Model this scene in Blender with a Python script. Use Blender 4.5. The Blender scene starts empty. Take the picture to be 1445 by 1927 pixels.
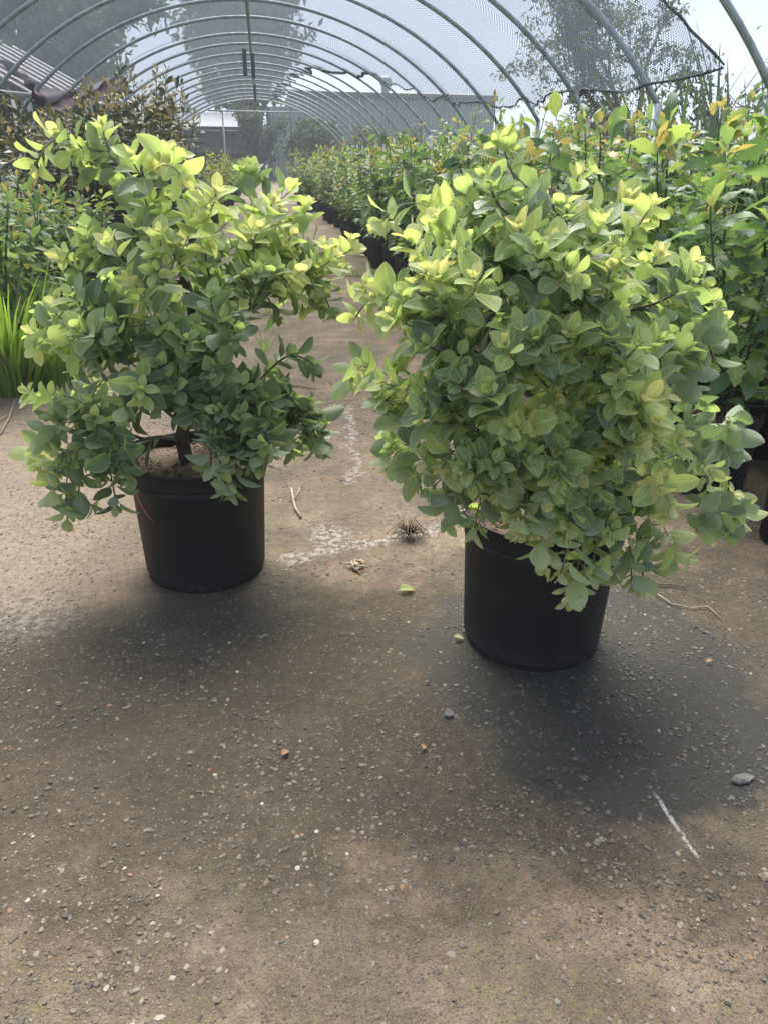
import bpy, math, random
import numpy as np
from mathutils import Vector, Matrix

random.seed(7)
rng = np.random.default_rng(11)
rad = math.radians
S = bpy.context.scene
COL = S.collection

# ------------------------------------------------------------------ camera
CAM_H, PITCH, YAW, ROLL, FPX = 1.2, rad(24.716), rad(8.6933), rad(0.8063), 1440.4
PW, PH = 1445.0, 1927.0
Fw = np.array([math.sin(YAW)*math.cos(PITCH), math.cos(YAW)*math.cos(PITCH), -math.sin(PITCH)])
Rt = np.array([math.cos(YAW), -math.sin(YAW), 0.0])
Up = np.cross(Rt, Fw)
_c, _s = math.cos(ROLL), math.sin(ROLL)
Rt, Up = _c*Rt+_s*Up, _c*Up-_s*Rt
EYE = np.array([0, 0, CAM_H])
cam_d = bpy.data.cameras.new('camera')
cam = bpy.data.objects.new('camera', cam_d)
COL.objects.link(cam)
cam.matrix_world = Matrix(((Rt[0], Up[0], -Fw[0], EYE[0]), (Rt[1], Up[1], -Fw[1], EYE[1]),
                           (Rt[2], Up[2], -Fw[2], EYE[2]), (0, 0, 0, 1)))
cam_d.sensor_fit = 'VERTICAL'
cam_d.sensor_height = 36.0
cam_d.lens = 36.0*FPX/PH
cam_d.clip_start = 0.05
cam_d.clip_end = 2000
S.camera = cam

# ------------------------------------------------------------------ sky, sun, exposure
SUN_EL, SUN_AZ = rad(55), rad(2)          # ahead of the camera, a little to the right
SKY_STRENGTH, CLOUD = 0.06, 2.5
SUN_STRENGTH, SUN_ANGLE = 1.5, rad(48)
EXPOSURE = 2.8
world = bpy.data.worlds.new('World')
S.world = world
world.use_nodes = True
wn, wl = world.node_tree.nodes, world.node_tree.links
wn.clear()
w_out = wn.new('ShaderNodeOutputWorld')
w_bg = wn.new('ShaderNodeBackground')
w_bg.inputs[1].default_value = SKY_STRENGTH
w_sky = wn.new('ShaderNodeTexSky')
w_sky.sky_type = 'NISHITA'
w_sky.sun_disc = False
w_sky.sun_elevation = SUN_EL
w_sky.sun_rotation = SUN_AZ
w_sky.air_density = 1.0
w_sky.dust_density = 2.0
w_tc = wn.new('ShaderNodeTexCoord')
w_map = wn.new('ShaderNodeMapping')
w_map.inputs['Scale'].default_value = (1.0, 1.0, 2.6)
w_no = wn.new('ShaderNodeTexNoise')
w_no.inputs['Scale'].default_value = 2.2
w_no.inputs['Detail'].default_value = 6
w_no.inputs['Roughness'].default_value = 0.55
w_rp = wn.new('ShaderNodeValToRGB')
w_rp.color_ramp.elements[0].position = 0.30
w_rp.color_ramp.elements[0].color = (CLOUD*.47, CLOUD*.58, CLOUD*.84, 1)
w_rp.color_ramp.elements[1].position = 0.72
w_rp.color_ramp.elements[1].color = (CLOUD*.76, CLOUD*.86, CLOUD*1.06, 1)
w_mx = wn.new('ShaderNodeMixRGB')
w_mx.inputs[0].default_value = 0.92
wl.new(w_tc.outputs['Generated'], w_map.inputs[0])
wl.new(w_map.outputs[0], w_no.inputs['Vector'])
wl.new(w_no.outputs[0], w_rp.inputs[0])
wl.new(w_sky.outputs[0], w_mx.inputs[1])
wl.new(w_rp.outputs[0], w_mx.inputs[2])
wl.new(w_mx.outputs[0], w_bg.inputs[0])
wl.new(w_bg.outputs[0], w_out.inputs[0])

sun_d = bpy.data.lights.new('sun', 'SUN')
sun_d.energy = SUN_STRENGTH
sun_d.angle = SUN_ANGLE
sun_d.color = (1.0, 0.95, 0.86)
sun = bpy.data.objects.new('sun', sun_d)
COL.objects.link(sun)
sd = Vector((math.sin(SUN_AZ)*math.cos(SUN_EL), math.cos(SUN_AZ)*math.cos(SUN_EL), math.sin(SUN_EL)))
sun.rotation_euler = sd.to_track_quat('Z', 'Y').to_euler()
sun.location = (0, 6, 12)

S.view_settings.view_transform = 'Standard'
S.view_settings.look = 'None'
S.view_settings.gamma = 1
S.view_settings.use_curve_mapping = False
S.view_settings.exposure = EXPOSURE
S.render.engine = 'CYCLES'
S.cycles.transparent_max_bounces = 24
S.cycles.max_bounces = 8
S.cycles.diffuse_bounces = 4
S.cycles.transmission_bounces = 6
S.cycles.use_denoising = True


# ------------------------------------------------------------------ measuring helpers
def ray(u, v): return Fw*FPX+Rt*(u-PW/2)-Up*(v-PH/2)
def at(u, v, Y):                      # the point at distance Y down the tunnel seen at photo pixel (u, v)
    D = ray(u, v); return EYE+D*(Y/D[1])
def onground(u, v, z=0.0):
    D = ray(u, v); return EYE+D*((z-CAM_H)/D[2])
def project(P):
    d = np.asarray(P)-EYE; k = d@Fw
    return np.stack([PW/2+FPX*(d@Rt)/k, PH/2-FPX*(d@Up)/k, k], -1)


# ------------------------------------------------------------------ materials
class NT:
    def __init__(self, name):
        self.m = bpy.data.materials.new(name); self.m.use_nodes = True
        self.t = self.m.node_tree; self.t.nodes.clear()
        self.out = self.t.nodes.new('ShaderNodeOutputMaterial')
    def n(self, typ, ins=None, **props):
        nd = self.t.nodes.new('ShaderNode'+typ)
        for k, v in props.items(): setattr(nd, k, v)
        for k, v in (ins or {}).items():
            s = nd.inputs[k]
            if hasattr(v, 'is_linked') or isinstance(v, bpy.types.NodeSocket): self.t.links.new(v, s)
            else: s.default_value = v
        return nd
    def math(self, op, a, b=0.0, clamp=False):
        nd = self.n('Math', {0: a, 1: b}, operation=op); nd.use_clamp = clamp; return nd.outputs[0]
    def mix(self, f, a, b, mode='MIX'):
        def c(x): return (*x, 1) if isinstance(x, tuple) and len(x) == 3 else x
        return self.n('MixRGB', {0: f, 1: c(a), 2: c(b)}, blend_type=mode).outputs[0]
    def ramp(self, f, stops, interp='LINEAR'):
        nd = self.n('ValToRGB', {0: f}); r = nd.color_ramp; r.interpolation = interp
        while len(r.elements) < len(stops): r.elements.new(0.5)
        for e, (p, c) in zip(r.elements, stops):
            e.position = p; e.color = (*c, 1) if isinstance(c, tuple) else (c, c, c, 1)
        return nd.outputs[0]
    def step(self, x, a, b):           # smooth 0..1 as x goes a -> b
        nd = self.n('MapRange', {0: x, 1: a, 2: b, 3: 0.0, 4: 1.0}, interpolation_type='SMOOTHSTEP'); return nd.outputs[0]
    def noise(self, vec, scale, detail=4, rough=0.5, dist=0.0):
        return self.n('TexNoise', {'Vector': vec, 'Scale': scale, 'Detail': detail, 'Roughness': rough, 'Distortion': dist}).outputs[0]
    def surf(self, s): self.t.links.new(s, self.out.inputs[0]); return self.m


def simple(name, col, rough=0.6, var=0.25, scale=8.0, metal=0.0, bump=0.0, spec=0.5):
    t = NT(name); tc = t.n('TexCoord').outputs['Object']
    nz = t.noise(tc, scale, 5, 0.6)
    f = t.ramp(nz, [(0.3, 1-var), (0.7, 1+var)])
    c = t.mix(1.0, col, f, 'MULTIPLY')
    ins = {'Base Color': c, 'Roughness': rough, 'Metallic': metal, 'Specular IOR Level': spec}
    if bump: ins['Normal'] = t.n('Bump', {'Strength': bump, 'Distance': 0.01, 'Height': nz}).outputs[0]
    return t.surf(t.n('BsdfPrincipled', ins).outputs[0])


def leaf_mat(name, ca, cb, under, trans, rough=0.45, edge=None, tw=0.35, mott=0.25, spec=0.4, vein=0.5):
    t = NT(name)
    oi = t.n('ObjectInfo').outputs['Random']
    at_ = t.n('Attribute', attribute_name='lr').outputs['Fac']
    r = t.math('FRACT', t.math('ADD', oi, at_))
    r2 = t.math('FRACT', t.math('MULTIPLY', r, 7.31))
    uv = t.n('UVMap').outputs[0]
    sx = t.n('SeparateXYZ', {0: uv})
    ax = t.math('MULTIPLY', t.math('ABSOLUTE', t.math('SUBTRACT', sx.outputs[0], 0.5)), 2.0)
    cm = t.n('CombineXYZ', {0: sx.outputs[0], 1: sx.outputs[1], 2: t.math('MULTIPLY', r, 37.0)}).outputs[0]
    nz = t.noise(cm, 5.0, 4, 0.6)
    base = t.mix(r, ca, cb)
    base = t.mix(1.0, base, t.ramp(nz, [(0.3, 1-mott), (0.72, 1+mott)]), 'MULTIPLY')
    # side veins running off the midrib
    wv = t.math('SINE', t.math('MULTIPLY', t.math('SUBTRACT', sx.outputs[1], t.math('MULTIPLY', ax, 0.22)), 55.0))
    vn = t.math('MULTIPLY', t.step(wv, 0.8, 1.0), 0.25*vein)
    mid = t.math('MULTIPLY', t.math('SUBTRACT', 1.0, t.step(ax, 0.03, 0.11)), vein)
    lines = t.math('MAXIMUM', vn, mid)
    pale = tuple(min(1, x*1.7+0.04) for x in cb)
    base = t.mix(lines, base, pale)
    bf = t.n('NewGeometry').outputs['Backfacing']
    und = t.mix(1.0, under, t.ramp(nz, [(0.3, 0.85), (0.7, 1.12)]), 'MULTIPLY')
    col = t.mix(bf, base, und)
    if edge: col = t.mix(t.math('MULTIPLY', t.step(ax, 0.76, 0.94), 0.8), col, edge)
    tr = t.mix(1.0, trans, t.ramp(r2, [(0, 0.75), (1, 1.2)]), 'MULTIPLY')
    tr = t.mix(t.math('MULTIPLY', lines, 0.5), tr, tuple(x*1.4 for x in trans))
    ro = t.math('ADD', t.math('MULTIPLY', bf, 0.25), t.math('ADD', rough, t.math('MULTIPLY', nz, 0.12)))
    p = t.n('BsdfPrincipled', {'Base Color': col, 'Roughness': ro, 'Specular IOR Level': spec,
                               'Normal': t.n('Bump', {'Strength': 0.25, 'Distance': 0.002, 'Height': t.math('ADD', lines, nz)}).outputs[0]})
    tl = t.n('BsdfTranslucent', {'Color': tr})
    return t.surf(t.n('MixShader', {0: tw, 1: p.outputs[0], 2: tl.outputs[0]}).outputs[0])


EDGE = (0.34, 0.36, 0.24)
LEAF = {}
LEAF['felt'] = [
    leaf_mat('shrub_leaf_mature', (0.092, 0.130, 0.080), (0.175, 0.225, 0.135), (0.29, 0.335, 0.23), (0.25, 0.37, 0.10), 0.38, (0.35, 0.40, 0.26), 0.38, spec=0.45, mott=.35, vein=.6),
    leaf_mat('shrub_leaf_mid', (0.23, 0.295, 0.155), (0.315, 0.38, 0.205), (0.40, 0.46, 0.29), (0.42, 0.56, 0.14), 0.48, (0.48, 0.52, 0.34), 0.46, spec=0.38, mott=.32, vein=.6),
    leaf_mat('shrub_leaf_young', (0.38, 0.47, 0.17), (0.49, 0.56, 0.25), (0.50, 0.57, 0.30), (0.55, 0.66, 0.17), 0.52, (0.60, 0.63, 0.38), 0.50, spec=0.3),
    leaf_mat('shrub_leaf_tip', (0.60, 0.59, 0.19), (0.64, 0.63, 0.32), (0.60, 0.62, 0.37), (0.66, 0.66, 0.22), 0.58, (0.64, 0.63, 0.42), 0.48),
    leaf_mat('shrub_leaf_brown', (0.10, 0.07, 0.045), (0.16, 0.10, 0.06), (0.2, 0.15, 0.1), (0.14, 0.08, 0.03), 0.6, None, 0.2),
]
LEAF['lobed'] = [
    leaf_mat('glossy_leaf_dark', (0.062, 0.118, 0.052), (0.095, 0.160, 0.068), (0.14, 0.20, 0.10), (0.16, 0.28, 0.06), 0.32, None, 0.38, spec=0.5, vein=0.35),
    leaf_mat('glossy_leaf_green', (0.125, 0.215, 0.080), (0.18, 0.285, 0.11), (0.19, 0.28, 0.12), (0.27, 0.42, 0.10), 0.34, None, 0.44, spec=0.5, vein=0.35),
    leaf_mat('glossy_leaf_lime', (0.22, 0.31, 0.095), (0.31, 0.38, 0.115), (0.29, 0.37, 0.16), (0.42, 0.53, 0.11), 0.36, None, 0.44, spec=0.45, vein=0.3),
    leaf_mat('glossy_leaf_bronze', (0.34, 0.31, 0.09), (0.40, 0.28, 0.10), (0.4, 0.33, 0.15), (0.50, 0.42, 0.10), 0.35, None, 0.42, spec=0.5, vein=0.4),
]
LEAF['magnolia'] = [
    leaf_mat('magnolia_leaf_dark', (0.040, 0.060, 0.035), (0.060, 0.080, 0.042), (0.125, 0.105, 0.065), (0.07, 0.09, 0.03), 0.32, None, 0.2, spec=0.5),
    leaf_mat('magnolia_leaf_green', (0.065, 0.10, 0.042), (0.095, 0.125, 0.055), (0.15, 0.13, 0.075), (0.13, 0.16, 0.045), 0.32, None, 0.25, spec=0.5),
    leaf_mat('magnolia_leaf_olive', (0.19, 0.22, 0.07), (0.25, 0.24, 0.095), (0.27, 0.19, 0.11), (0.32, 0.30, 0.09), 0.4, None, 0.35),
    leaf_mat('magnolia_leaf_new', (0.26, 0.26, 0.11), (0.36, 0.24, 0.12), (0.33, 0.24, 0.15), (0.40, 0.30, 0.12), 0.4, None, 0.35),
]
LEAF['glossy'] = LEAF['lobed']
LEAF['fine'] = [
    leaf_mat('hedge_leaf_dark', (0.05, 0.10, 0.048), (0.08, 0.135, 0.06), (0.11, 0.16, 0.08), (0.13, 0.24, 0.06), 0.4, None, 0.34),
    leaf_mat('hedge_leaf_green', (0.095, 0.18, 0.06), (0.14, 0.22, 0.08), (0.17, 0.24, 0.10), (0.24, 0.38, 0.08), 0.42, None, 0.42),
    leaf_mat('hedge_leaf_yellow', (0.30, 0.36, 0.07), (0.38, 0.40, 0.09), (0.33, 0.37, 0.13), (0.50, 0.54, 0.09), 0.45, None, 0.42),
    leaf_mat('hedge_leaf_red', (0.28, 0.17, 0.08), (0.32, 0.23, 0.09), (0.25, 0.18, 0.1), (0.40, 0.25, 0.08), 0.45, None, 0.38),
]
LEAF['tree'] = [
    leaf_mat('tree_leaf_dark', (0.035, 0.065, 0.038), (0.055, 0.088, 0.045), (0.07, 0.10, 0.055), (0.06, 0.11, 0.035), 0.5, None, 0.28, vein=0),
    leaf_mat('tree_leaf_olive', (0.075, 0.115, 0.045), (0.105, 0.14, 0.055), (0.11, 0.14, 0.06), (0.13, 0.18, 0.045), 0.5, None, 0.32, vein=0),
    leaf_mat('tree_leaf_yellow', (0.15, 0.15, 0.05), (0.20, 0.18, 0.07), (0.2, 0.18, 0.08), (0.24, 0.22, 0.06), 0.5, None, 0.35, vein=0),
    leaf_mat('tree_leaf_brown', (0.14, 0.085, 0.05), (0.17, 0.11, 0.07), (0.15, 0.1, 0.07), (0.15, 0.09, 0.05), 0.6, None, 0.25, vein=0),
]
LEAF['grass'] = [leaf_mat('grass_blade', (0.13, 0.24, 0.035), (0.20, 0.32, 0.06), (0.17, 0.28, 0.05), (0.34, 0.52, 0.06), 0.4, None, 0.45, vein=0.1),
                 leaf_mat('reed_blade', (0.06, 0.095, 0.05), (0.09, 0.12, 0.07), (0.09, 0.12, 0.07), (0.12, 0.18, 0.06), 0.4, None, 0.25, vein=0.1),
                 leaf_mat('dry_blade', (0.2, 0.15, 0.09), (0.26, 0.2, 0.12), (0.2, 0.15, 0.1), (0.2, 0.15, 0.07), 0.6, None, 0.2, vein=0.1)]

M = {}
M['bark'] = simple('bark', (0.10, 0.075, 0.055), 0.85, 0.45, 40, bump=0.6)
M['stem'] = simple('pale_felted_stem', (0.20, 0.20, 0.14), 0.8, 0.3, 60)
M['green_stem'] = simple('green_stem', (0.06, 0.085, 0.035), 0.6, 0.3, 40)
M['tree_bark'] = simple('tree_bark', (0.09, 0.075, 0.065), 0.9, 0.4, 6, bump=0.5)
M['steel'] = simple('galvanised_pipe', (0.33, 0.37, 0.385), 0.45, 0.3, 14, metal=0.35)
M['old_steel'] = simple('rusty_post', (0.17, 0.13, 0.11), 0.6, 0.4, 20, metal=0.3)
M['timber'] = simple('weathered_board', (0.13, 0.13, 0.125), 0.8, 0.3, 5)
M['dark'] = simple('dark_interior', (0.02, 0.022, 0.024), 0.9, 0.3, 4)
M['white_sheet'] = simple('white_roof_sheet', (0.5, 0.5, 0.49), 0.5, 0.1, 3)
M['shed_wall'] = simple('grey_green_cladding', (0.24, 0.28, 0.255), 0.55, 0.1, 1.2)
M['shed_wall_pale'] = simple('pale_cladding', (0.33, 0.36, 0.33), 0.55, 0.1, 1.2)
M['shed_trim'] = simple('dark_gutter', (0.09, 0.10, 0.10), 0.5, 0.2, 3)
M['purple_sheet'] = simple('purple_shadecloth', (0.12, 0.075, 0.095), 0.85, 0.35, 30)
M['white_batten'] = simple('white_batten', (0.5, 0.49, 0.47), 0.6, 0.15, 9)
M['rope_net'] = simple('bunched_net', (0.085, 0.095, 0.105), 0.9, 0.4, 60, bump=0.8)
M['pink'] = simple('pink_string', (0.55, 0.17, 0.17), 0.6, 0.1, 50)
M['mulch'] = simple('bark_mulch', (0.105, 0.072, 0.048), 0.9, 0.55, 30)
M['twig'] = simple('dry_twig', (0.36, 0.29, 0.21), 0.8, 0.35, 90)
M['dead_root'] = simple('dead_root', (0.13, 0.095, 0.065), 0.9, 0.4, 60)
M['rock'] = simple('grey_stone', (0.15, 0.145, 0.13), 0.8, 0.3, 70, bump=0.5)
M['tag'] = simple('grey_tag', (0.4, 0.4, 0.39), 0.4, 0.1, 50)
M['orange_leaf'] = simple('orange_leaf_litter', (0.30, 0.16, 0.07), 0.7, 0.3, 120)
M['black_ball'] = simple('hose_reel_black', (0.025, 0.022, 0.022), 0.5, 0.2, 20)


def pot_mat():
    t = NT('black_pot_plastic'); tc = t.n('TexCoord').outputs['Object']
    nz = t.noise(tc, 9, 5, 0.65); fine = t.noise(tc, 70, 3, 0.6)
    z = t.n('SeparateXYZ', {0: tc}).outputs[2]
    dust = t.math('MULTIPLY', t.step(nz, 0.42, 0.75), 0.6)
    splash = t.math('MULTIPLY', t.math('SUBTRACT', 1.0, t.step(z, 0.0, 0.09)), t.step(fine, 0.4, 0.7))
    c = t.mix(dust, (0.021, 0.0205, 0.020), (0.036, 0.034, 0.032))
    c = t.mix(t.math('MULTIPLY', splash, 0.7), c, (0.085, 0.075, 0.062))
    speck = t.step(t.noise(tc, 260, 1, 0.5), 0.80, 0.84)
    c = t.mix(t.math('MULTIPLY', speck, 0.5), c, (0.22, 0.21, 0.19))
    return t.surf(t.n('BsdfPrincipled', {'Base Color': c, 'Specular IOR Level': 0.28, 'Roughness': t.math('ADD', 0.48, t.math('MULTIPLY', nz, 0.25)),
                      'Normal': t.n('Bump', {'Strength': 0.15, 'Distance': 0.004, 'Height': nz}).outputs[0]}).outputs[0])
M['pot'] = pot_mat()


def soil_mat():
    t = NT('potting_soil'); tc = t.n('TexCoord').outputs['Object']
    nz = t.noise(tc, 55, 6, 0.7); b = t.noise(tc, 9, 3, 0.5)
    c = t.mix(nz, (0.060, 0.040, 0.028), (0.20, 0.145, 0.10)); c = t.mix(t.step(b, 0.4, 0.7), c, (0.12, 0.085, 0.058))
    return t.surf(t.n('BsdfPrincipled', {'Base Color': c, 'Roughness': 0.95,
                      'Normal': t.n('Bump', {'Strength': 0.9, 'Distance': 0.01, 'Height': nz}).outputs[0]}).outputs[0])
M['soil'] = soil_mat()


def net_mat():
    t = NT('shade_net_mesh')
    uv = t.n('UVMap').outputs[0]; s = t.n('SeparateXYZ', {0: uv})
    k = 2*math.pi/0.026
    wob = t.math('MULTIPLY', t.math('SUBTRACT', t.noise(uv, 3.0, 2, 0.5), 0.5), 0.05)
    a = t.math('ABSOLUTE', t.math('SINE', t.math('MULTIPLY', t.math('ADD', t.math('ADD', s.outputs[0], s.outputs[1]), wob), k/2)))
    b = t.math('ABSOLUTE', t.math('SINE', t.math('MULTIPLY', t.math('SUBTRACT', s.outputs[0], t.math('ADD', s.outputs[1], wob)), k/2)))
    thr = t.math('MINIMUM', a, b)
    cover = t.math('SUBTRACT', 1.0, t.step(thr, 0.30, 0.50))
    c = t.mix(t.noise(uv, 1.2, 3, 0.6), (0.115, 0.14, 0.165), (0.165, 0.195, 0.225))
    body = t.n('MixShader', {0: 0.5, 1: t.n('BsdfDiffuse', {'Color': c}).outputs[0], 2: t.n('BsdfTranslucent', {'Color': c}).outputs[0]}).outputs[0]
    return t.surf(t.n('MixShader', {0: cover, 1: t.n('BsdfTransparent').outputs[0], 2: body}).outputs[0])
M['net'] = net_mat()


def ground_layers(t, pos):
    """colour / wetness / lime masks of the old concrete, in world metres"""
    n1 = t.noise(pos, 1.6, 5, 0.6, 0.3); n2 = t.noise(pos, 5.5, 5, 0.65); n3 = t.noise(pos, 42, 5, 0.7); n4 = t.noise(pos, 260, 3, 0.7)
    s = t.n('SeparateXYZ', {0: pos}); x, y = s.outputs[0], s.outputs[1]
    c = t.mix(t.step(n2, 0.35, 0.68), (0.120, 0.092, 0.064), (0.200, 0.156, 0.110))
    c = t.mix(t.math('MULTIPLY', t.step(n1, 0.40, 0.62), 0.72), c, (0.078, 0.066, 0.050))
    red = t.math('MULTIPLY', t.step(t.noise(pos, 2.7, 4, 0.6), 0.53, 0.68), 0.5)
    c = t.mix(red, c, (0.215, 0.145, 0.098))
    moss = t.math('MULTIPLY', t.step(t.noise(pos, 4.1, 6, 0.7, 0.6), 0.46, 0.62), t.step(n3, 0.38, 0.6))
    c = t.mix(t.math('MULTIPLY', moss, 0.55), c, (0.080, 0.086, 0.036))
    # shrubs' shadow painted into a broad, dirty band across the path; paler concrete nearer
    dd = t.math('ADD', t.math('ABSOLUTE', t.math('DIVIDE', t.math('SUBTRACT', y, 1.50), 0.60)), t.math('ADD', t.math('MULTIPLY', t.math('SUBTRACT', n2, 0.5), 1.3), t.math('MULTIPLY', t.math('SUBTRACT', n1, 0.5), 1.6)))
    damp_shade = t.math('SUBTRACT', 1.0, t.step(dd, 0.55, 1.30))
    c = t.mix(t.math('MULTIPLY', damp_shade, 0.74), t.mix(1.0, c, (1.34, 1.29, 1.24), 'MULTIPLY'), (0.052, 0.043, 0.030))
    # sandy strip at the left
    sand = t.math('MULTIPLY', t.math('SUBTRACT', 1.0, t.step(t.math('ADD', x, t.math('MULTIPLY', n2, 0.5)), -0.55, -0.05)), t.step(y, 1.75, 2.3))
    sand = t.math('MULTIPLY', sand, t.math('SUBTRACT', 1.0, t.step(y, 3.6, 5.0)))
    c = t.mix(t.math('MULTIPLY', sand, 0.8), c, (0.27, 0.21, 0.15))
    c = t.mix(1.0, c, t.ramp(n3, [(0.25, 0.62), (0.5, 1.0), (0.8, 1.42)]), 'MULTIPLY')
    c = t.mix(1.0, c, t.ramp(n4, [(0.3, 0.60), (0.7, 1.38)]), 'MULTIPLY')
    # drain water spread round the right-hand pot
    def blob(cx, cy, rx, ry, soft, wob):
        dx = t.math('DIVIDE', t.math('SUBTRACT', x, cx), rx); dy = t.math('DIVIDE', t.math('SUBTRACT', y, cy), ry)
        d = t.math('SQRT', t.math('ADD', t.math('MULTIPLY', dx, dx), t.math('MULTIPLY', dy, dy)))
        d = t.math('ADD', d, t.math('MULTIPLY', t.math('SUBTRACT', n2, 0.5), wob))
        d = t.math('ADD', d, t.math('MULTIPLY', t.math('SUBTRACT', n3, 0.5), wob*0.45))
        return t.math('SUBTRACT', 1.0, t.step(d, 1.0-soft, 1.0+soft))
    wet = t.math('MAXIMUM', blob(0.78, 1.62, 0.45, 0.40, 0.10, 0.7), blob(0.80, 1.30, 0.36, 0.27, 0.10, 0.7))
    wet = t.math('MAXIMUM', wet, t.math('MULTIPLY', blob(-0.20, 2.05, 0.27, 0.24, 0.3, 0.6), 0.5))
    def seg(ax, ay, bx, by, w, wob, sc=9.0):
        n = t.n('TexNoise', {'Vector': pos, 'Scale': sc, 'Detail': 4, 'Roughness': 0.6}).outputs['Color']
        q = t.n('VectorMath', {0: pos, 1: t.n('VectorMath', {0: n, 1: (0.5, 0.5, 0.5)}, operation='SUBTRACT').outputs[0]}, operation='MULTIPLY_ADD')
        wv = t.n('VectorMath', {0: t.n('VectorMath', {0: n, 1: (0.5, 0.5, 0.5)}, operation='SUBTRACT').outputs[0], 1: (wob, wob, 0)}, operation='MULTIPLY').outputs[0]
        q = t.n('VectorMath', {0: pos, 1: wv}, operation='ADD').outputs[0]
        ss = t.n('SeparateXYZ', {0: q}); L = math.hypot(bx-ax, by-ay); ux, uy = (bx-ax)/L, (by-ay)/L
        px, py = t.math('SUBTRACT', ss.outputs[0], ax), t.math('SUBTRACT', ss.outputs[1], ay)
        al = t.math('ADD', t.math('MULTIPLY', px, ux), t.math('MULTIPLY', py, uy))
        ac = t.math('ABSOLUTE', t.math('SUBTRACT', t.math('MULTIPLY', px, uy), t.math('MULTIPLY', py, ux)))
        ins = t.math('MULTIPLY', t.step(al, -0.03, 0.02), t.math('SUBTRACT', 1.0, t.step(al, L-0.02, L+0.03)))
        return t.math('MULTIPLY', ins, t.math('SUBTRACT', 1.0, t.step(ac, w*0.3, w)))
    lime = t.math('MAXIMUM', seg(0.02, 2.25, 0.60, 2.42, 0.055, 0.16), seg(0.36, 4.0, 0.33, 2.9, 0.035, 0.35, 4.0))
    lime = t.math('MAXIMUM', lime, blob(0.175, 2.40, 0.075, 0.10, 0.3, 0.9))
    lime = t.math('MAXIMUM', lime, t.math('MULTIPLY', blob(-0.72, 2.0, 0.14, 0.13, 0.5, 1.8), 0.5))
    lime = t.math('MAXIMUM', lime, t.math('MULTIPLY', t.math('MULTIPLY', blob(0.90, 1.62, 0.09, 0.09, 0.5, 1.6), 0.6), 1.0))
    lime = t.math('MULTIPLY', lime, t.step(n3, 0.42, 0.62))
    paint = seg(0.752, 1.10, 0.757, 0.955, 0.006, 0.012, 30.0)
    paint = t.math('MULTIPLY', paint, t.step(n3, 0.40, 0.5))
    return c, wet, lime, paint, n3, n4


def ground_mat():
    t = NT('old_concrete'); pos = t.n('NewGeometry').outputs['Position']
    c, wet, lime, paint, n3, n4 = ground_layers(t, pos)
    # fine aggregate grains set in the worn surface
    vo = t.n('TexVoronoi', {'Vector': pos, 'Scale': 150.0}, feature='F1'); vc = t.n('SeparateXYZ', {0: vo.outputs['Color']})
    grain = t.math('MULTIPLY', t.math('SUBTRACT', 1.0, t.step(vo.outputs['Distance'], 0.30, 0.42)), t.step(vc.outputs[0], 0.55, 0.60))
    c = t.mix(t.math('MULTIPLY', grain, 0.75), c, t.mix(vc.outputs[1], (0.06, 0.056, 0.05), (0.26, 0.23, 0.18)))
    c = t.mix(t.math('MULTIPLY', lime, 0.6), c, (0.46, 0.45, 0.43))
    c = t.mix(t.math('MULTIPLY', wet, 0.85), c, (0.042, 0.040, 0.034))
    c = t.mix(t.math('MULTIPLY', t.math('MULTIPLY', wet, t.step(n3, 0.5, 0.75)), 0.5), c, (0.075, 0.075, 0.07))
    c = t.mix(t.math('MULTIPLY', paint, 0.8), c, (0.55, 0.54, 0.5))
    ro = t.math('SUBTRACT', 0.88, t.math('MULTIPLY', wet, 0.25))
    h = t.math('ADD', t.math('ADD', t.math('MULTIPLY', n3, 1.0), t.math('MULTIPLY', n4, 0.6)), t.math('MULTIPLY', grain, 0.5))
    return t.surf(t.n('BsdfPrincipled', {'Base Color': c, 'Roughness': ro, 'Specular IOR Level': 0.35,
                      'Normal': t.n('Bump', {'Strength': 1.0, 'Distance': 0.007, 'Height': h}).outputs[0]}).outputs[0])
M['ground'] = ground_mat()


def gravel_mat():
    t = NT('pebble_aggregate'); pos = t.n('NewGeometry').outputs['Position']
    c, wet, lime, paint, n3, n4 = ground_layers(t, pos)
    a = t.n('Attribute', attribute_name='pc').outputs['Color']
    k = t.mix(0.78, c, a)
    k = t.mix(1.0, k, t.ramp(n4, [(0.3, 0.75), (0.7, 1.2)]), 'MULTIPLY')
    k = t.mix(t.math('MULTIPLY', wet, 0.6), k, (0.045, 0.045, 0.043))
    return t.surf(t.n('BsdfPrincipled', {'Base Color': k, 'Roughness': t.math('SUBTRACT', 0.82, t.math('MULTIPLY', wet, 0.3)), 'Specular IOR Level': 0.4}).outputs[0])
M['gravel'] = gravel_mat()


def dirt_mat():
    t = NT('nursery_soil'); pos = t.n('NewGeometry').outputs['Position']
    a = t.noise(pos, 0.6, 5, 0.6); b = t.noise(pos, 14, 5, 0.7)
    c = t.mix(t.step(a, 0.4, 0.6), (0.085, 0.07, 0.05), (0.065, 0.08, 0.035)); c = t.mix(1.0, c, t.ramp(b, [(0.3, 0.6), (0.7, 1.4)]), 'MULTIPLY')
    return t.surf(t.n('BsdfPrincipled', {'Base Color': c, 'Roughness': 0.95, 'Normal': t.n('Bump', {'Strength': 0.7, 'Distance': 0.03, 'Height': b}).outputs[0]}).outputs[0])
M['dirt'] = dirt_mat()


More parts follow.
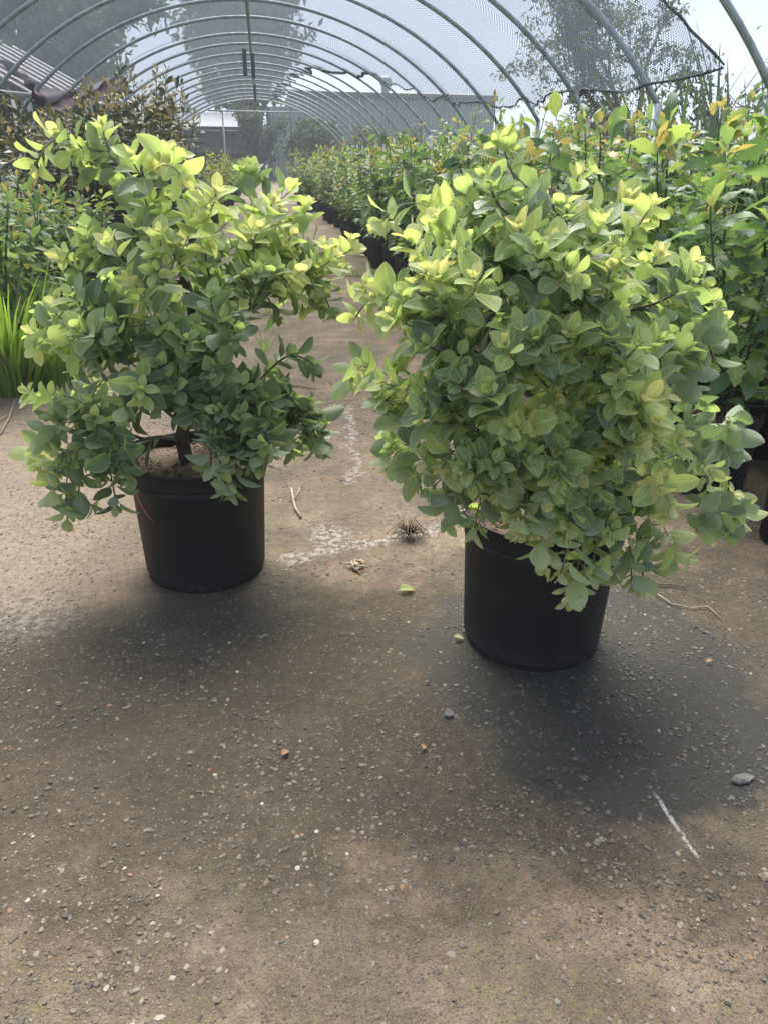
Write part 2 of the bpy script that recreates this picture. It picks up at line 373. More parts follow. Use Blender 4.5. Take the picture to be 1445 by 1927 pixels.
# ------------------------------------------------------------------ mesh helpers
class MB:
    def __init__(self): self.v, self.f = [], []
    def add(self, vs, fs):
        o = len(self.v); self.v.extend([tuple(map(float, p)) for p in vs]); self.f.extend([tuple(i+o for i in q) for q in fs])
    def box(self, c, s, rot=0.0):
        cx, cy, cz = c; hx, hy, hz = s[0]/2, s[1]/2, s[2]/2; ca, sa = math.cos(rot), math.sin(rot)
        vs = [(cx+ca*x-sa*y, cy+sa*x+ca*y, cz+z) for z in (-hz, hz) for x, y in ((-hx, -hy), (hx, -hy), (hx, hy), (-hx, hy))]
        self.add(vs, [(3, 2, 1, 0), (4, 5, 6, 7), (0, 1, 5, 4), (1, 2, 6, 5), (2, 3, 7, 6), (3, 0, 4, 7)])
    def tube(self, pts, r, n=6, cap=True):
        pts = [np.array(p, float) for p in pts]; rs = r if hasattr(r, '__len__') else [r]*len(pts)
        vs, fs = [], []; ref = np.array([0.13, 0.21, 1.0])
        for i, p in enumerate(pts):
            d = pts[min(i+1, len(pts)-1)]-pts[max(i-1, 0)]; d = d/(np.linalg.norm(d)+1e-9)
            if abs(d@ref) > 0.95*np.linalg.norm(ref): ref = np.array([1.0, 0.2, 0.1])
            a = np.cross(d, ref); a /= np.linalg.norm(a); b = np.cross(d, a)
            for k in range(n):
                q = 2*math.pi*k/n; vs.append(p+rs[i]*(math.cos(q)*a+math.sin(q)*b))
        for i in range(len(pts)-1):
            for k in range(n): fs.append((i*n+k, i*n+(k+1) % n, (i+1)*n+(k+1) % n, (i+1)*n+k))
        if cap: fs += [tuple(range(n-1, -1, -1)), tuple((len(pts)-1)*n+k for k in range(n))]
        self.add(vs, fs)
    def lathe(self, prof, n=48, c=(0, 0, 0)):
        vs = [(c[0]+r*math.cos(2*math.pi*k/n), c[1]+r*math.sin(2*math.pi*k/n), c[2]+z) for r, z in prof for k in range(n)]
        fs = [(i*n+k, i*n+(k+1) % n, (i+1)*n+(k+1) % n, (i+1)*n+k) for i in range(len(prof)-1) for k in range(n)]
        self.add(vs, fs)
    def mesh(self, name, mat, smooth=False):
        me = bpy.data.meshes.new(name); me.from_pydata(self.v, [], self.f); me.materials.append(mat)
        if smooth: me.polygons.foreach_set('use_smooth', [True]*len(me.polygons))
        me.update(); return me
    def build(self, name, mat, parent=None, smooth=False, loc=None):
        o = bpy.data.objects.new(name, self.mesh(name, mat, smooth)); COL.objects.link(o)
        if parent: o.parent = parent
        if loc is not None: o.location = loc
        return o


def tag(o, label=None, cat=None, group=None, kind=None):
    if label: o['label'] = label
    if cat: o['category'] = cat
    if group: o['group'] = group
    if kind: o['kind'] = kind
    return o


def thing(name, label, cat, loc=(0, 0, 0), group=None, rz=0.0):
    o = bpy.data.objects.new(name, None); o.empty_display_size = 0.1; COL.objects.link(o)
    o.location = loc; o.rotation_euler = (0, 0, rz)
    return tag(o, label, cat, group)


def npmesh(name, V, Fq, mats, uv=None, mi=None, lr=None, smooth=True):
    """V (n,3), Fq (m,4) quads, uv per vertex (n,2), mi material index per face, lr per vertex"""
    me = bpy.data.meshes.new(name); n, m = len(V), len(Fq)
    me.vertices.add(n); me.vertices.foreach_set('co', np.ascontiguousarray(V, np.float32).ravel())
    me.loops.add(m*4); me.loops.foreach_set('vertex_index', np.ascontiguousarray(Fq, np.int32).ravel())
    me.polygons.add(m); me.polygons.foreach_set('loop_start', np.arange(0, m*4, 4, dtype=np.int32))
    for q in mats: me.materials.append(q)
    if mi is not None: me.polygons.foreach_set('material_index', np.ascontiguousarray(mi, np.int32))
    me.polygons.foreach_set('use_smooth', np.full(m, smooth))
    if uv is not None:
        l = me.uv_layers.new(name='UVMap'); l.data.foreach_set('uv', np.ascontiguousarray(uv[np.asarray(Fq).ravel()], np.float32).ravel())
    if lr is not None:
        a = me.attributes.new('lr', 'FLOAT', 'POINT'); a.data.foreach_set('value', np.ascontiguousarray(lr, np.float32))
    me.update(); me.validate(); return me


# ------------------------------------------------------------------ leaf shapes (unit length along +Y, upper side +Z)
def leaf_shape(rows, width, cols=5, fold=0.25, curl=0.35, twist=0.0, wave=0.0, seed=0, cup=0.0):
    r = np.random.default_rng(seed); us = np.linspace(-1, 1, cols); V, UV = [], []
    nr = len(rows)
    for i, t in enumerate(rows):
        w = width[i]
        bend = curl*t
        y = math.sin(bend)/max(curl, 1e-4) if curl > 1e-4 else t; z0 = -(1-math.cos(bend))/max(curl, 1e-4) if curl > 1e-4 else 0
        tw = twist*t
        for u in us:
            x = u*w/2; z = abs(u)*fold*w/2+cup*(u*u)*w/2 + wave*w*math.sin(t*9+seed+2*u)*abs(u)
            X = x*math.cos(tw)-z*math.sin(tw); Z = x*math.sin(tw)+z*math.cos(tw)
            V.append((X, y, z0+Z)); UV.append((0.5+u/2, t))
    Fq = [(i*cols+k, i*cols+k+1, (i+1)*cols+k+1, (i+1)*cols+k) for i in range(nr-1) for k in range(cols-1)]
    return np.array(V), np.array(UV), np.array(Fq)


def variants(kind):
    out = []
    if kind == 'felt':
        rows = [0, .10, .26, .45, .64, .82, .94, 1.0]
        for i in range(8):
            r = random.Random(i+3); w = r.uniform(.54, .70)
            prof = [.05, .13, .72, 1.0, .98, .70, .34, .03]
            out.append(leaf_shape(rows, [w*p for p in prof], 5, r.uniform(.05, .40), r.uniform(-.15, .9), r.uniform(-.35, .35), .03, i, r.uniform(.0, .25)))
    elif kind == 'lobed':
        rows = [0, .08, .2, .3, .4, .52, .62, .74, .84, 1.0]
        for i in range(6):
            r = random.Random(i+31); w = r.uniform(.42, .62)
            prof = [[.03, .22, .62, .50, .95, .62, 1.0, .55, .62, .02], [.03, .3, .7, .85, .95, 1.0, .95, .8, .55, .02]][i % 2]
            out.append(leaf_shape(rows, [w*p for p in prof], 3, r.uniform(.1, .35), r.uniform(.3, 1.2), r.uniform(-.4, .4), .09, i))
    elif kind == 'magnolia':
        rows = [0, .12, .4, .7, 1.0]
        for i in range(4):
            r = random.Random(i+61); w = r.uniform(.34, .44)
            out.append(leaf_shape(rows, [w*p for p in [.05, .5, 1.0, .85, .03]], 3, r.uniform(.1, .4), r.uniform(.1, .7), r.uniform(-.3, .3), .02, i))
    elif kind == 'fine':
        rows = [0, .3, .7, 1.0]
        for i in range(4):
            r = random.Random(i+81); w = r.uniform(.42, .6)
            out.append(leaf_shape(rows, [w*p for p in [.05, .85, .9, .03]], 3, r.uniform(.1, .4), r.uniform(.1, .8), 0, .03, i))
    elif kind == 'tree':
        rows = [0, .5, 1.0]
        for i in range(4):
            r = random.Random(i+91); w = r.uniform(.25, .45)
            out.append(leaf_shape(rows, [w*p for p in [.15, 1.0, .1]], 2, 0, r.uniform(.2, .9), 0, 0, i))
    elif kind == 'grass':
        rows = [0, .25, .5, .75, 1.0]
        for i in range(5):
            r = random.Random(i+101)
            out.append(leaf_shape(rows, [.022, .026, .022, .014, .002], 2, 0, r.uniform(.1, 1.1), r.uniform(-.5, .5), 0, i))
    return out
SHAPES = {k: variants(k) for k in ('felt', 'lobed', 'magnolia', 'fine', 'tree', 'grass')}
SHAPES['glossy'] = SHAPES['magnolia']
_leafmesh = {}
def leaf_mesh(kind, var, mat):
    key = (kind, var, mat)
    if key not in _leafmesh:
        V, UV, Fq = SHAPES[kind][var]; _leafmesh[key] = npmesh('leaf', V, Fq, [LEAF[kind][mat]], UV)
    return _leafmesh[key]


class Leaves:
    """the leaves of one plant: world frames, shape and tint"""
    def __init__(self, kind): self.kind, self.P, self.A, self.N, self.L, self.var, self.mat = kind, [], [], [], [], [], []
    def add(self, p, axis, normal, length, mat, var=None):
        axis = np.asarray(axis, float); axis = axis/(np.linalg.norm(axis)+1e-9); n = np.asarray(normal, float); n = n-axis*(n@axis)
        k = np.linalg.norm(n)
        if k < 1e-3: n = np.cross(axis, [0.3, 0.9, 0.1]); k = np.linalg.norm(n)
        self.P.append(np.asarray(p, float)); self.A.append(axis); self.N.append(n/k); self.L.append(length)
        self.var.append(random.randrange(len(SHAPES[self.kind])) if var is None else var); self.mat.append(mat)
    def arrays(self):
        P, A, Nn = np.array(self.P), np.array(self.A), np.array(self.N); L = np.array(self.L)[:, None]
        X = np.cross(A, Nn); return P, X*L, A*L, Nn*L
    def joined(self, name, parent, idx, origin, extra=None):
        P, X, A, Nn = self.arrays(); Vs, Fs, Us, Ms, Rs = [], [], [], [], []; o = 0
        var, mat = np.array(self.var), np.array(self.mat)
        idx = np.asarray(idx, int)
        for v in range(len(SHAPES[self.kind])):
            ii = idx[var[idx] == v]
            if not len(ii): continue
            V, UV, Fq = SHAPES[self.kind][v]; n = len(V)
            W = P[ii, None, :]-origin+V[None, :, 0:1]*X[ii, None]+V[None, :, 1:2]*A[ii, None]+V[None, :, 2:3]*Nn[ii, None]
            Vs.append(W.reshape(-1, 3)); Fs.append((Fq[None]+(np.arange(len(ii))*n)[:, None, None]+o).reshape(-1, 4))
            Us.append(np.tile(UV, (len(ii), 1))); Ms.append(np.repeat(mat[ii], len(Fq))); Rs.append(np.repeat(rng.random(len(ii)), n)); o += n*len(ii)
        if not Vs: return None
        me = npmesh(name, np.concatenate(Vs), np.concatenate(Fs), LEAF[self.kind], np.concatenate(Us), np.concatenate(Ms), np.concatenate(Rs))
        ob = bpy.data.objects.new(name, me); COL.objects.link(ob)
        if parent: ob.parent = parent
        return ob


PLANTS = []            # (thing, Leaves, origin, most single leaves)


# ------------------------------------------------------------------ ground
def grid_mesh(x0, x1, y0, y1, nx, ny, z, bump=0.0):
    xs, ys = np.linspace(x0, x1, nx), np.linspace(y0, y1, ny); X, Y = np.meshgrid(xs, ys)
    Z = np.full_like(X, z)
    if bump:
        for k in range(14):
            a = rng.uniform(0, 2*math.pi); f = rng.uniform(1.5, 26); Z += bump/ (1+f*.25)*np.sin(f*(X*math.cos(a)+Y*math.sin(a))+rng.uniform(0, 6))
    V = np.stack([X, Y, Z], -1).reshape(-1, 3); i = np.arange(nx*ny).reshape(ny, nx)
    return V, np.stack([i[:-1, :-1], i[:-1, 1:], i[1:, 1:], i[1:, :-1]], -1).reshape(-1, 4)


def sheet(name, V, Fq, mat, kind='structure'):
    o = bpy.data.objects.new(name, npmesh(name, V, Fq, [mat])); COL.objects.link(o); return tag(o, kind=kind)

V, Fq = grid_mesh(-130, 150, -30, 140, 13, 13, -0.03); sheet('ground', V, Fq, M['dirt'])
JY = 8.92
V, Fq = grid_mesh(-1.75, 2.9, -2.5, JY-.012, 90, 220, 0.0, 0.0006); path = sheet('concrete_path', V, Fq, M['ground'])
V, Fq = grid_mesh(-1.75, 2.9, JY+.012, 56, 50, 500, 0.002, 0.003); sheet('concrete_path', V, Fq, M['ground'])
V, Fq = grid_mesh(-1.75, 2.9, JY-.03, JY+.03, 20, 2, -0.022); sheet('joint', V, Fq, M['dirt'])

# aggregate chips proud of the worn concrete
PAL = np.array([(.125, .108, .088), (.17, .145, .115), (.095, .085, .07), (.205, .18, .145), (.16, .122, .085), (.26, .225, .18), (.07, .066, .06), (.32, .285, .235), (.29, .16, .085), (.44, .40, .34)])
PPR = np.array([.23, .2, .19, .12, .11, .05, .07, .016, .012, .006]); PPR = PPR/PPR.sum()
def chips(n, xr, yr, smin, smax, pw):
    an = np.arange(6)*math.pi/3
    ring = np.stack([np.cos(an), np.sin(an), np.zeros(6)], -1)*.5
    cv = np.concatenate([ring+[0, 0, -.5], ring*1.02+[0, 0, .08], ring*.66+[0, 0, .5]])
    cf = [(i, (i+1) % 6, 6+(i+1) % 6, 6+i) for i in range(6)]+[(6+i, 6+(i+1) % 6, 12+(i+1) % 6, 12+i) for i in range(6)]+[(12, 13, 14, 15), (12, 15, 16, 17)]
    cf = np.array(cf)
    x = rng.uniform(*xr, n); y = yr[0]+(yr[1]-yr[0])*rng.random(n)**pw
    if n > 100:      # stones gather in some spots and are worn away in others
        den = np.sin(5.1*x+3*np.sin(2.3*y))+np.sin(4.3*y+2*np.sin(3.1*x)+1)+.7*np.sin(13*x+7*y)
        far = den+rng.normal(0, .7, n) < -.3; m_ = int(far.sum()); x[far] = rng.uniform(*xr, m_); y[far] = yr[0]+(yr[1]-yr[0])*rng.random(m_)**pw
    s = smin+(smax-smin)*rng.random(n)**3
    W = np.repeat(cv[None], n, 0)
    rad_ = rng.uniform(.62, 1.15, (n, 6)); W[:, :, :2] *= np.tile(rad_, (1, 3))[:, :, None]
    W[:, 12:] += rng.normal(0, .05, (n, 6, 3)); W[:, :, 0] *= rng.uniform(.9, 1.5, (n, 1)); W[:, :, 2] *= rng.uniform(.12, .34, (n, 1))
    W[:, 12:, 2] += (W[:, 12:, 0]*rng.normal(0, .22, (n, 1))+W[:, 12:, 1]*rng.normal(0, .22, (n, 1)))
    a = rng.uniform(0, 2*math.pi, n); ca, sa = np.cos(a)[:, None], np.sin(a)[:, None]
    W = np.stack([W[..., 0]*ca-W[..., 1]*sa, W[..., 0]*sa+W[..., 1]*ca, W[..., 2]], -1)*s[:, None, None]
    W[..., 0] += x[:, None]; W[..., 1] += y[:, None]; W[..., 2] += (s*rng.uniform(-.08, .10, n))[:, None]
    return W, (cf[None]+(np.arange(n)*18)[:, None, None]).reshape(-1, 4), PAL[rng.choice(len(PAL), n, p=PPR)]*rng.uniform(.8, 1.2, (n, 1))
parts = [chips(46000, (-1.3, 1.75), (0.5, 4.2), .0032, .013, 1.4), chips(9000, (-1.3, 1.6), (3.5, 8.8), .004, .015, 1.2)]
Vs, Fs, Cs, o_ = [], [], [], 0
for W, F_, C_ in parts:
    Vs.append(W.reshape(-1, 3)); Fs.append(F_+o_); Cs.append(np.repeat(C_, 18, 0)); o_ += len(W)*18
me = npmesh('gravel', np.concatenate(Vs), np.concatenate(Fs), [M['gravel']], smooth=False)
a_ = me.color_attributes.new('pc', 'FLOAT_COLOR', 'POINT'); cc = np.concatenate(Cs); a_.data.foreach_set('color', np.c_[cc, np.ones(len(cc))].astype(np.float32).ravel())
gr = bpy.data.objects.new('gravel', me); COL.objects.link(gr); tag(gr, kind='stuff')
# the larger pebbles that can be told apart lie in the path one by one
ICO = []
for i in range(30):
    W, F_, C_ = chips(1, (0, 0), (0, 0), 1.0, 1.0, 1.0)
    W = W[0]
    m_ = npmesh('pebble', W, F_, [M['gravel']], smooth=False)
    c_ = m_.color_attributes.new('pc', 'FLOAT_COLOR', 'POINT'); c_.data.foreach_set('color', np.tile(np.r_[C_[0], 1], 18).astype(np.float32)); ICO.append(m_)
for i in range(300):
    v = 1010+(1927-1010)*random.random()**.8; u = random.uniform(-10, 1455); p = onground(u, v)
    o = bpy.data.objects.new('pebble', random.choice(ICO)); s = random.uniform(.007, .0125)*(1+.6*random.random()**6)
    o.scale = (s, s*random.uniform(.7, 1), s*.8); o.rotation_euler = (0, 0, random.uniform(0, 6.28)); o.location = (p[0], p[1], .001); COL.objects.link(o); o.parent = path

# ------------------------------------------------------------------ tunnel: hoops, posts, purlin, net
HX, HW, HS, HA, HY, HD, HE = -.0547, 3.0, .278, 2.465, 3.964, 1.185, 1.936
NH = 19
def hoop_pt(phi, dr=0.0):
    c, s = math.cos(phi), math.sin(phi)
    return np.array([HX+(HW+dr)*math.copysign(abs(c)**(2/HE), c), HS+(HA+dr)*abs(s)**(2/HE)])
def phi_z(z): return math.asin(min(1, ((z-HS)/HA))**(HE/2))
POST_Z = 1.53
PHI0 = phi_z(POST_Z)
tunnel = thing('shade_tunnel', 'long arched pipe tunnel with grey shade net over the path', 'shade tunnel', (HX, HY, 0))
def tp(p): return np.array(p)-np.array([HX, HY, 0])
ang = np.linspace(PHI0, math.pi-PHI0, 49)
hb = MB(); hb.tube([(hoop_pt(a)[0]-HX, 0, hoop_pt(a)[1]) for a in ang], 0.0185, 8)
hoop_me = hb.mesh('hoop', M['steel'], True)
pb = MB(); pb.tube([(0, 0, -0.05), (0, 0, POST_Z+.012)], 0.025, 8); post_me = pb.mesh('post', M['steel'], True)
px_ = hoop_pt(PHI0)[0]-HX
for k in range(NH):
    h = bpy.data.objects.new('hoop', hoop_me); COL.objects.link(h); h.parent = tunnel; h.location = (random.uniform(-.015, .015), k*HD+random.uniform(-.03, .03), random.uniform(-.015, .015))
    for s in (-1, 1):
        p = bpy.data.objects.new('post', post_me); COL.objects.link(p); p.parent = tunnel; p.location = (s*px_+random.uniform(-.01, .01), k*HD, 0)
ab = MB(); ab.tube([(0, -0.4, HS+HA-.045), (0, (NH-1)*HD+.1, HS+HA-.045)], 0.02, 8); ab.build('purlin', M['steel'], tunnel, True)
eb = MB(); eb.tube([(-1.35, 0, 2.42), (1.35, 0, 2.42)], 0.02, 8); eb.build('end_rail', M['steel'], tunnel, True, (0, (NH-1)*HD, 0))
eb = MB(); eb.tube([(-.95, 0, -0.03), (-.95, 0, 2.44)], 0.025, 8); eb.build('end_post', M['white_batten'], tunnel, True, (0, (NH-1)*HD+.05, 0))
for kx in (8.2, 8.6, 13.4):
    bb = MB(); bb.box((0, 0, -.17), (.06, .05, .36)); bb.build('hanger', M['shed_trim'], tunnel, False, (-.1 if kx == 8.2 else .02, kx*HD, HS+HA-.05))

# right-hand edge of the net, (hoop number, height above ground, shift along the tunnel)
REDGE = [(0.3, 1.63), (1, 1.66), (2, 1.70), (3, 1.69), (4, 1.76), (5, 1.86), (6, 2.03), (7, 2.29), (8, 2.43), (9, 2.57), (10, 2.63), (12, 2.66), (18, 2.70)]
rk, rz_ = [a for a, b in REDGE], [b for a, b in REDGE]
NB = (NH-1)*10
def net_surface():
    cols = 70; V, UV = [], []
    for j in range(NB+1):
        k = 0.9+(NH-1.0-.9)*j/NB
        z_r = float(np.interp(k, rk, rz_))+.02*math.sin(9*k)+.012*math.sin(23*k)
        a0 = phi_z(z_r); a1 = math.pi-phi_z(1.72+.03*math.sin(5*k))
        fr = k-math.floor(k)
        for i in range(cols+1):
            t = i/cols; a = a0+(a1-a0)*t
            sag = .16*math.sin(math.pi*fr)**1.0*(0.35+.65*abs(math.cos(a)))
            if k > 9: sag *= .8
            q = hoop_pt(a, .03-sag*.75); yk = HY+HD*k
            # the front hem is hauled forward and down to the first post
            if k < 1.0001+.35 and t < .45:
                w = (1-(k-.9)/.45)*max(0, 1-t/.45)
                yk -= w*.85; q = q+np.array([-.03*w, -.03*w])
            V.append((q[0]-HX, yk-HY, q[1])); UV.append((t*(a1-a0)*2.75, yk))
    n = cols+1
    Fq = [(j*n+i, j*n+i+1, (j+1)*n+i+1, (j+1)*n+i) for j in range(NB) for i in range(cols)]
    return np.array(V), np.array(UV), np.array(Fq)
V, UV, Fq = net_surface()
net = bpy.data.objects.new('shade_net', npmesh('shade_net', V, Fq, [M['net']], UV)); COL.objects.link(net); net.parent = tunnel
# frayed hem ropes along the net's edges
hm = MB(); n_ = 71
edge = [V[j*n_]+rng.normal(0, .007, 3) for j in range(0, NB+1)]
hm.tube(edge, [.005+.005*abs(math.sin(j*1.7))+(.012 if 62 < j < 95 else 0) for j in range(len(edge))], 5)
hm.tube([V[i]+rng.normal(0, .006, 3) for i in range(n_)], [.005+.004*abs(math.sin(i*1.3)) for i in range(n_)], 5)
for j in range(0, NB, 1):
    for q in range(3):
        p = V[j*n_]*(1-q/3)+V[(j+1)*n_]*(q/3); hm.tube([p, p+np.array([rng.normal(0, .012), rng.normal(0, .02), -rng.uniform(.01, .05)])], [.005, .002], 3, False)
hm.tube([V[j*n_+70]+rng.normal(0, .01, 3) for j in range(0, NB+1)], [.008+.006*abs(math.sin(j*1.1)) for j in range(NB+1)], 5)
hm.build('net_hem', M['rope_net'], tunnel, True)

# old dark cloth slung along the left-hand side of the tunnel, its lower edge bunched
sl = [at(u, v, Y) for u, v, Y in ((-40, 95, 8.4), (20, 118, 9.0), (50, 140, 9.6), (85, 165, 10.4), (130, 170, 11.2), (180, 155, 12.0), (235, 140, 12.9))]
bl = [p+np.array([.05, 0, -d]) for p, d in zip(sl, (.04, .07, .22, .24, .20, .12, .03))]
org = sl[0].copy(); V, UV = [], []
def along(P, t): 
    x = t*(len(P)-1); i = min(int(x), len(P)-2); return P[i]*(1-(x-i))+P[i+1]*(x-i)
for j in range(61):
    t = j/60; a, b_ = along(sl, t), along(bl, t)
    for i in range(13):
        w = i/12; p = a*(1-w)+b_*w+np.array([.05*math.sin(w*9+t*21)*(w+.2)+.03*math.sin(t*47+w*3), .04*math.sin(t*33+w*5), .02*math.sin(t*29)*w]); V.append(p-org); UV.append((w*.6, t*5))
Fq = np.array([(j*13+i, j*13+i+1, (j+1)*13+i+1, (j+1)*13+i) for j in range(60) for i in range(12)])
o = bpy.data.objects.new('slung_shadecloth', npmesh('slung_shadecloth', np.array(V), Fq, [M['purple_sheet']], np.array(UV))); COL.objects.link(o); o.location = org
tag(o, 'dark purple shadecloth bunched along the left side of the pipe tunnel', 'shadecloth')

# ------------------------------------------------------------------ buildings behind the tunnel
def corrugated(name, mat, parent, x0, x1, y, z0, z1, pitch=.2, depth=.03, slope=0.0):
    b = MB(); n = max(2, int((x1-x0)/pitch*4)); vs = []
    for i in range(n+1):
        x = x0+(x1-x0)*i/n; d = depth*(1 if (i//2) % 2 else 0); vs += [(x, y-d, z0), (x, y-d+slope, z1)]
    b.add(vs, [(2*i, 2*i+2, 2*i+3, 2*i+1) for i in range(n)]); return b.build(name, mat, parent)
big = thing('warehouse_shed', 'wide grey green corrugated shed with a dark roofline behind the tunnel', 'shed', (8, 50, 0))
xs = np.linspace(1.9, 13.9, 16)
for i in range(15): corrugated('wall_panel', M['shed_wall'], big, xs[i]-8, xs[i+1]-8-.012, 0, -.05, 4.45, .2, .035)
corrugated('wall_panel', M['shed_wall_pale'], big, .78-8, 1.88-8, 0, -.05, 3.9, .2, .035)
b = MB(); b.box((.62-8, -.1, 1.9), (.28, .2, 3.9)); b.box((.2-8, -.1, 1.9), (.18, .2, 3.9)); b.build('corner_post', M['shed_trim'], big)
b = MB(); b.box((7.9-8, -.12, 4.58), (12.3, .3, .26)); b.build('gutter', M['shed_trim'], big)
b = MB(); b.add([(1.7-8, -.05, 4.7), (14.0-8, -.05, 4.7), (14.0-8, 7, 5.3), (1.7-8, 7, 5.3)], [(0, 1, 2, 3)]); b.build('roof', M['shed_trim'], big)
b = MB(); b.box((13.9-8, 3.5, 2.3), (.1, 7, 4.6)); b.box((1.85-8, 3.5, 2.3), (.1, 7, 4.6)); b.box((0, 7, 2.3), (12, .1, 4.6)); b.build('side_wall', M['shed_wall'], big)
b = MB(); b.lathe([(.0, .75), (.22, .72), (.36, .55), (.36, .35), (.25, .2), (.22, -.3)], 14); v = b.build('roof_vent', M['steel'], big, True, (7.55-8, 1.2, 4.95))
openshed = thing('open_shed', 'low dark timber shed with a white corrugated awning at the tunnel end', 'shed', (-2.2, 50, 0))
for i in range(6):
    x0 = -4.4+i*.64+2.2; n = 16; b = MB(); vs = []
    for q in range(n+1):
        x = x0+.63*q/n; d = .03*math.cos(q/n*2*math.pi*4); vs += [(x, -2.2, 2.82+d), (x, 2.2, 3.62+d)]
    b.add(vs, [(2*q, 2*q+2, 2*q+3, 2*q+1) for q in range(n)]); b.build('roof_sheet', M['white_sheet'], openshed)
for i in range(7):
    b = MB(); b.box((-.15, .3+.004*(i % 2), 2.72-i*.2), (4.0, .05, .19)); b.build('board', M['timber'], openshed)
b = MB(); b.box((-.15, 2.1, 1.3), (4.2, .1, 2.7)); b.box((-2.2, 1.1, 1.3), (.1, 2.1, 2.7)); b.box((1.9, 1.1, 1.3), (.1, 2.1, 2.7)); b.build('back_wall', M['dark'], openshed)
for x in (-2.1, .1, 1.75):
    b = MB(); b.box((x, -.05, 1.35), (.12, .12, 2.75)); b.build('post', M['timber'], openshed)
b = MB(); b.box((-.1, -.2, 1.05), (3.9, .06, .06)); b.box((-.1, -.2, .6), (3.9, .06, .06)); b.build('rail', M['timber'], openshed)
for i in range(16):
    b = MB(); b.box((-2+i*.24, -.25, .62), (.05, .03, .95)); b.build('picket', M['timber'], openshed)

# neighbouring shelter with a purple roof seen through the net at the far left
A0, A1, A2, A3 = at(-60, 60, 14.5), at(10, 98, 13.0), at(170, 190, 12.6), at(120, 130, 16.5)
shel = thing('shelter', 'low shelter under purple shadecloth with white battens left of the tunnel', 'shelter', (-4.6, 14, 0))
off = np.array([-4.6, 14, 0])
q0, q1, q2, q3 = at(-150, 62, 12.4)-off, at(70, 186, 12.4)-off, at(185, 182, 15.2)-off, at(25, 92, 15.2)-off
b = MB(); up_ = np.array([0, 0, .012]); b.add([q0, q1, q2, q3, q0+up_, q1+up_, q2+up_, q3+up_], [(3, 2, 1, 0), (4, 5, 6, 7), (0, 1, 5, 4), (1, 2, 6, 5), (2, 3, 7, 6), (3, 0, 4, 7)]); b.build('roof', M['purple_sheet'], shel)
for i in range(9):
    t = i/8; p, r_ = q0*(1-t)+q3*t, q1*(1-t)+q2*t; b = MB(); b.tube([p+up_*3-np.array([0, .01, .0]), r_+up_*3], .02, 4); b.build('batten', M['white_batten'], shel)
    if i % 4 == 0:
        b = MB(); b.tube([(r_[0]-.1, r_[1], 0), (r_[0]-.1, r_[1], r_[2])], .03, 6); b.build('post', M['white_batten'], shel)
        b = MB(); b.tube([(p[0]+.1, p[1], 0), (p[0]+.1, p[1], p[2])], .03, 6); b.build('post', M['white_batten'], shel)

# low pipe frame at the far left, behind the weeds
fx = at(20, 175, 10.5)
o = thing('pipe_trestle', 'white weathered pipe frame standing at the far left of the tunnel', 'frame', (fx[0], fx[1], 0))
b = MB(); b.tube([(0, 0, -.03), (.02, 0, fx[2])], .025, 7); b.build('post', M['white_batten'], o, True)
b = MB(); b.tube([(-.9, -.3, fx[2]+.05), (.35, .1, fx[2]-.02)], .025, 7); b.build('rail', M['white_batten'], o, True)
b = MB(); b.tube([(-.9, -.3, -.03), (-.9, -.3, fx[2]+.05)], .025, 7); b.build('post', M['white_batten'], o, True)

# pipe rail behind the right-hand plants
r0, r1 = np.array([2.93, 6.0, 0]), np.array([4.6, 6.0, 0])
fn = thing('pipe_fence', 'low dark pipe fence behind the tall plants on the right', 'fence', tuple(r0))
for x in (0, .85, 1.7):
    b = MB(); b.tube([(x, 0, -.04), (x, 0, 1.38)], .035, 8); b.build('post', M['shed_trim'], fn, True)
for z in (1.33, .9):
    b = MB(); b.tube([(0, .04, z), (1.7, .04, z)], .02, 8); b.build('rail', M['shed_trim'], fn, True)


# ------------------------------------------------------------------ trees
def limbs(mb, p, d, L, r, depth, tips, spread=.6, up=.15, nseg=4):
    pts, rs = [p], [r]
    for i in range(nseg):
        d = d+rng.normal(0, .13, 3)+np.array([0, 0, up*.3]); d = d/np.linalg.norm(d); p = p+d*L/nseg; pts.append(p); rs.append(r*(1-.45*(i+1)/nseg))
        if depth <= 1: tips.append((p, d))
    mb.tube(pts, rs, 6 if depth > 1 else 4)
    if depth > 0:
        for k in range(random.choice((2, 3, 3))):
            nd = d+rng.normal(0, spread, 3); nd[2] += up; limbs(mb, pts[random.choice((-1, -1, -2))], nd/np.linalg.norm(nd), L*random.uniform(.6, .85), rs[-1]*.75, depth-1, tips, spread, up, nseg)
    else: tips.append((p, d))


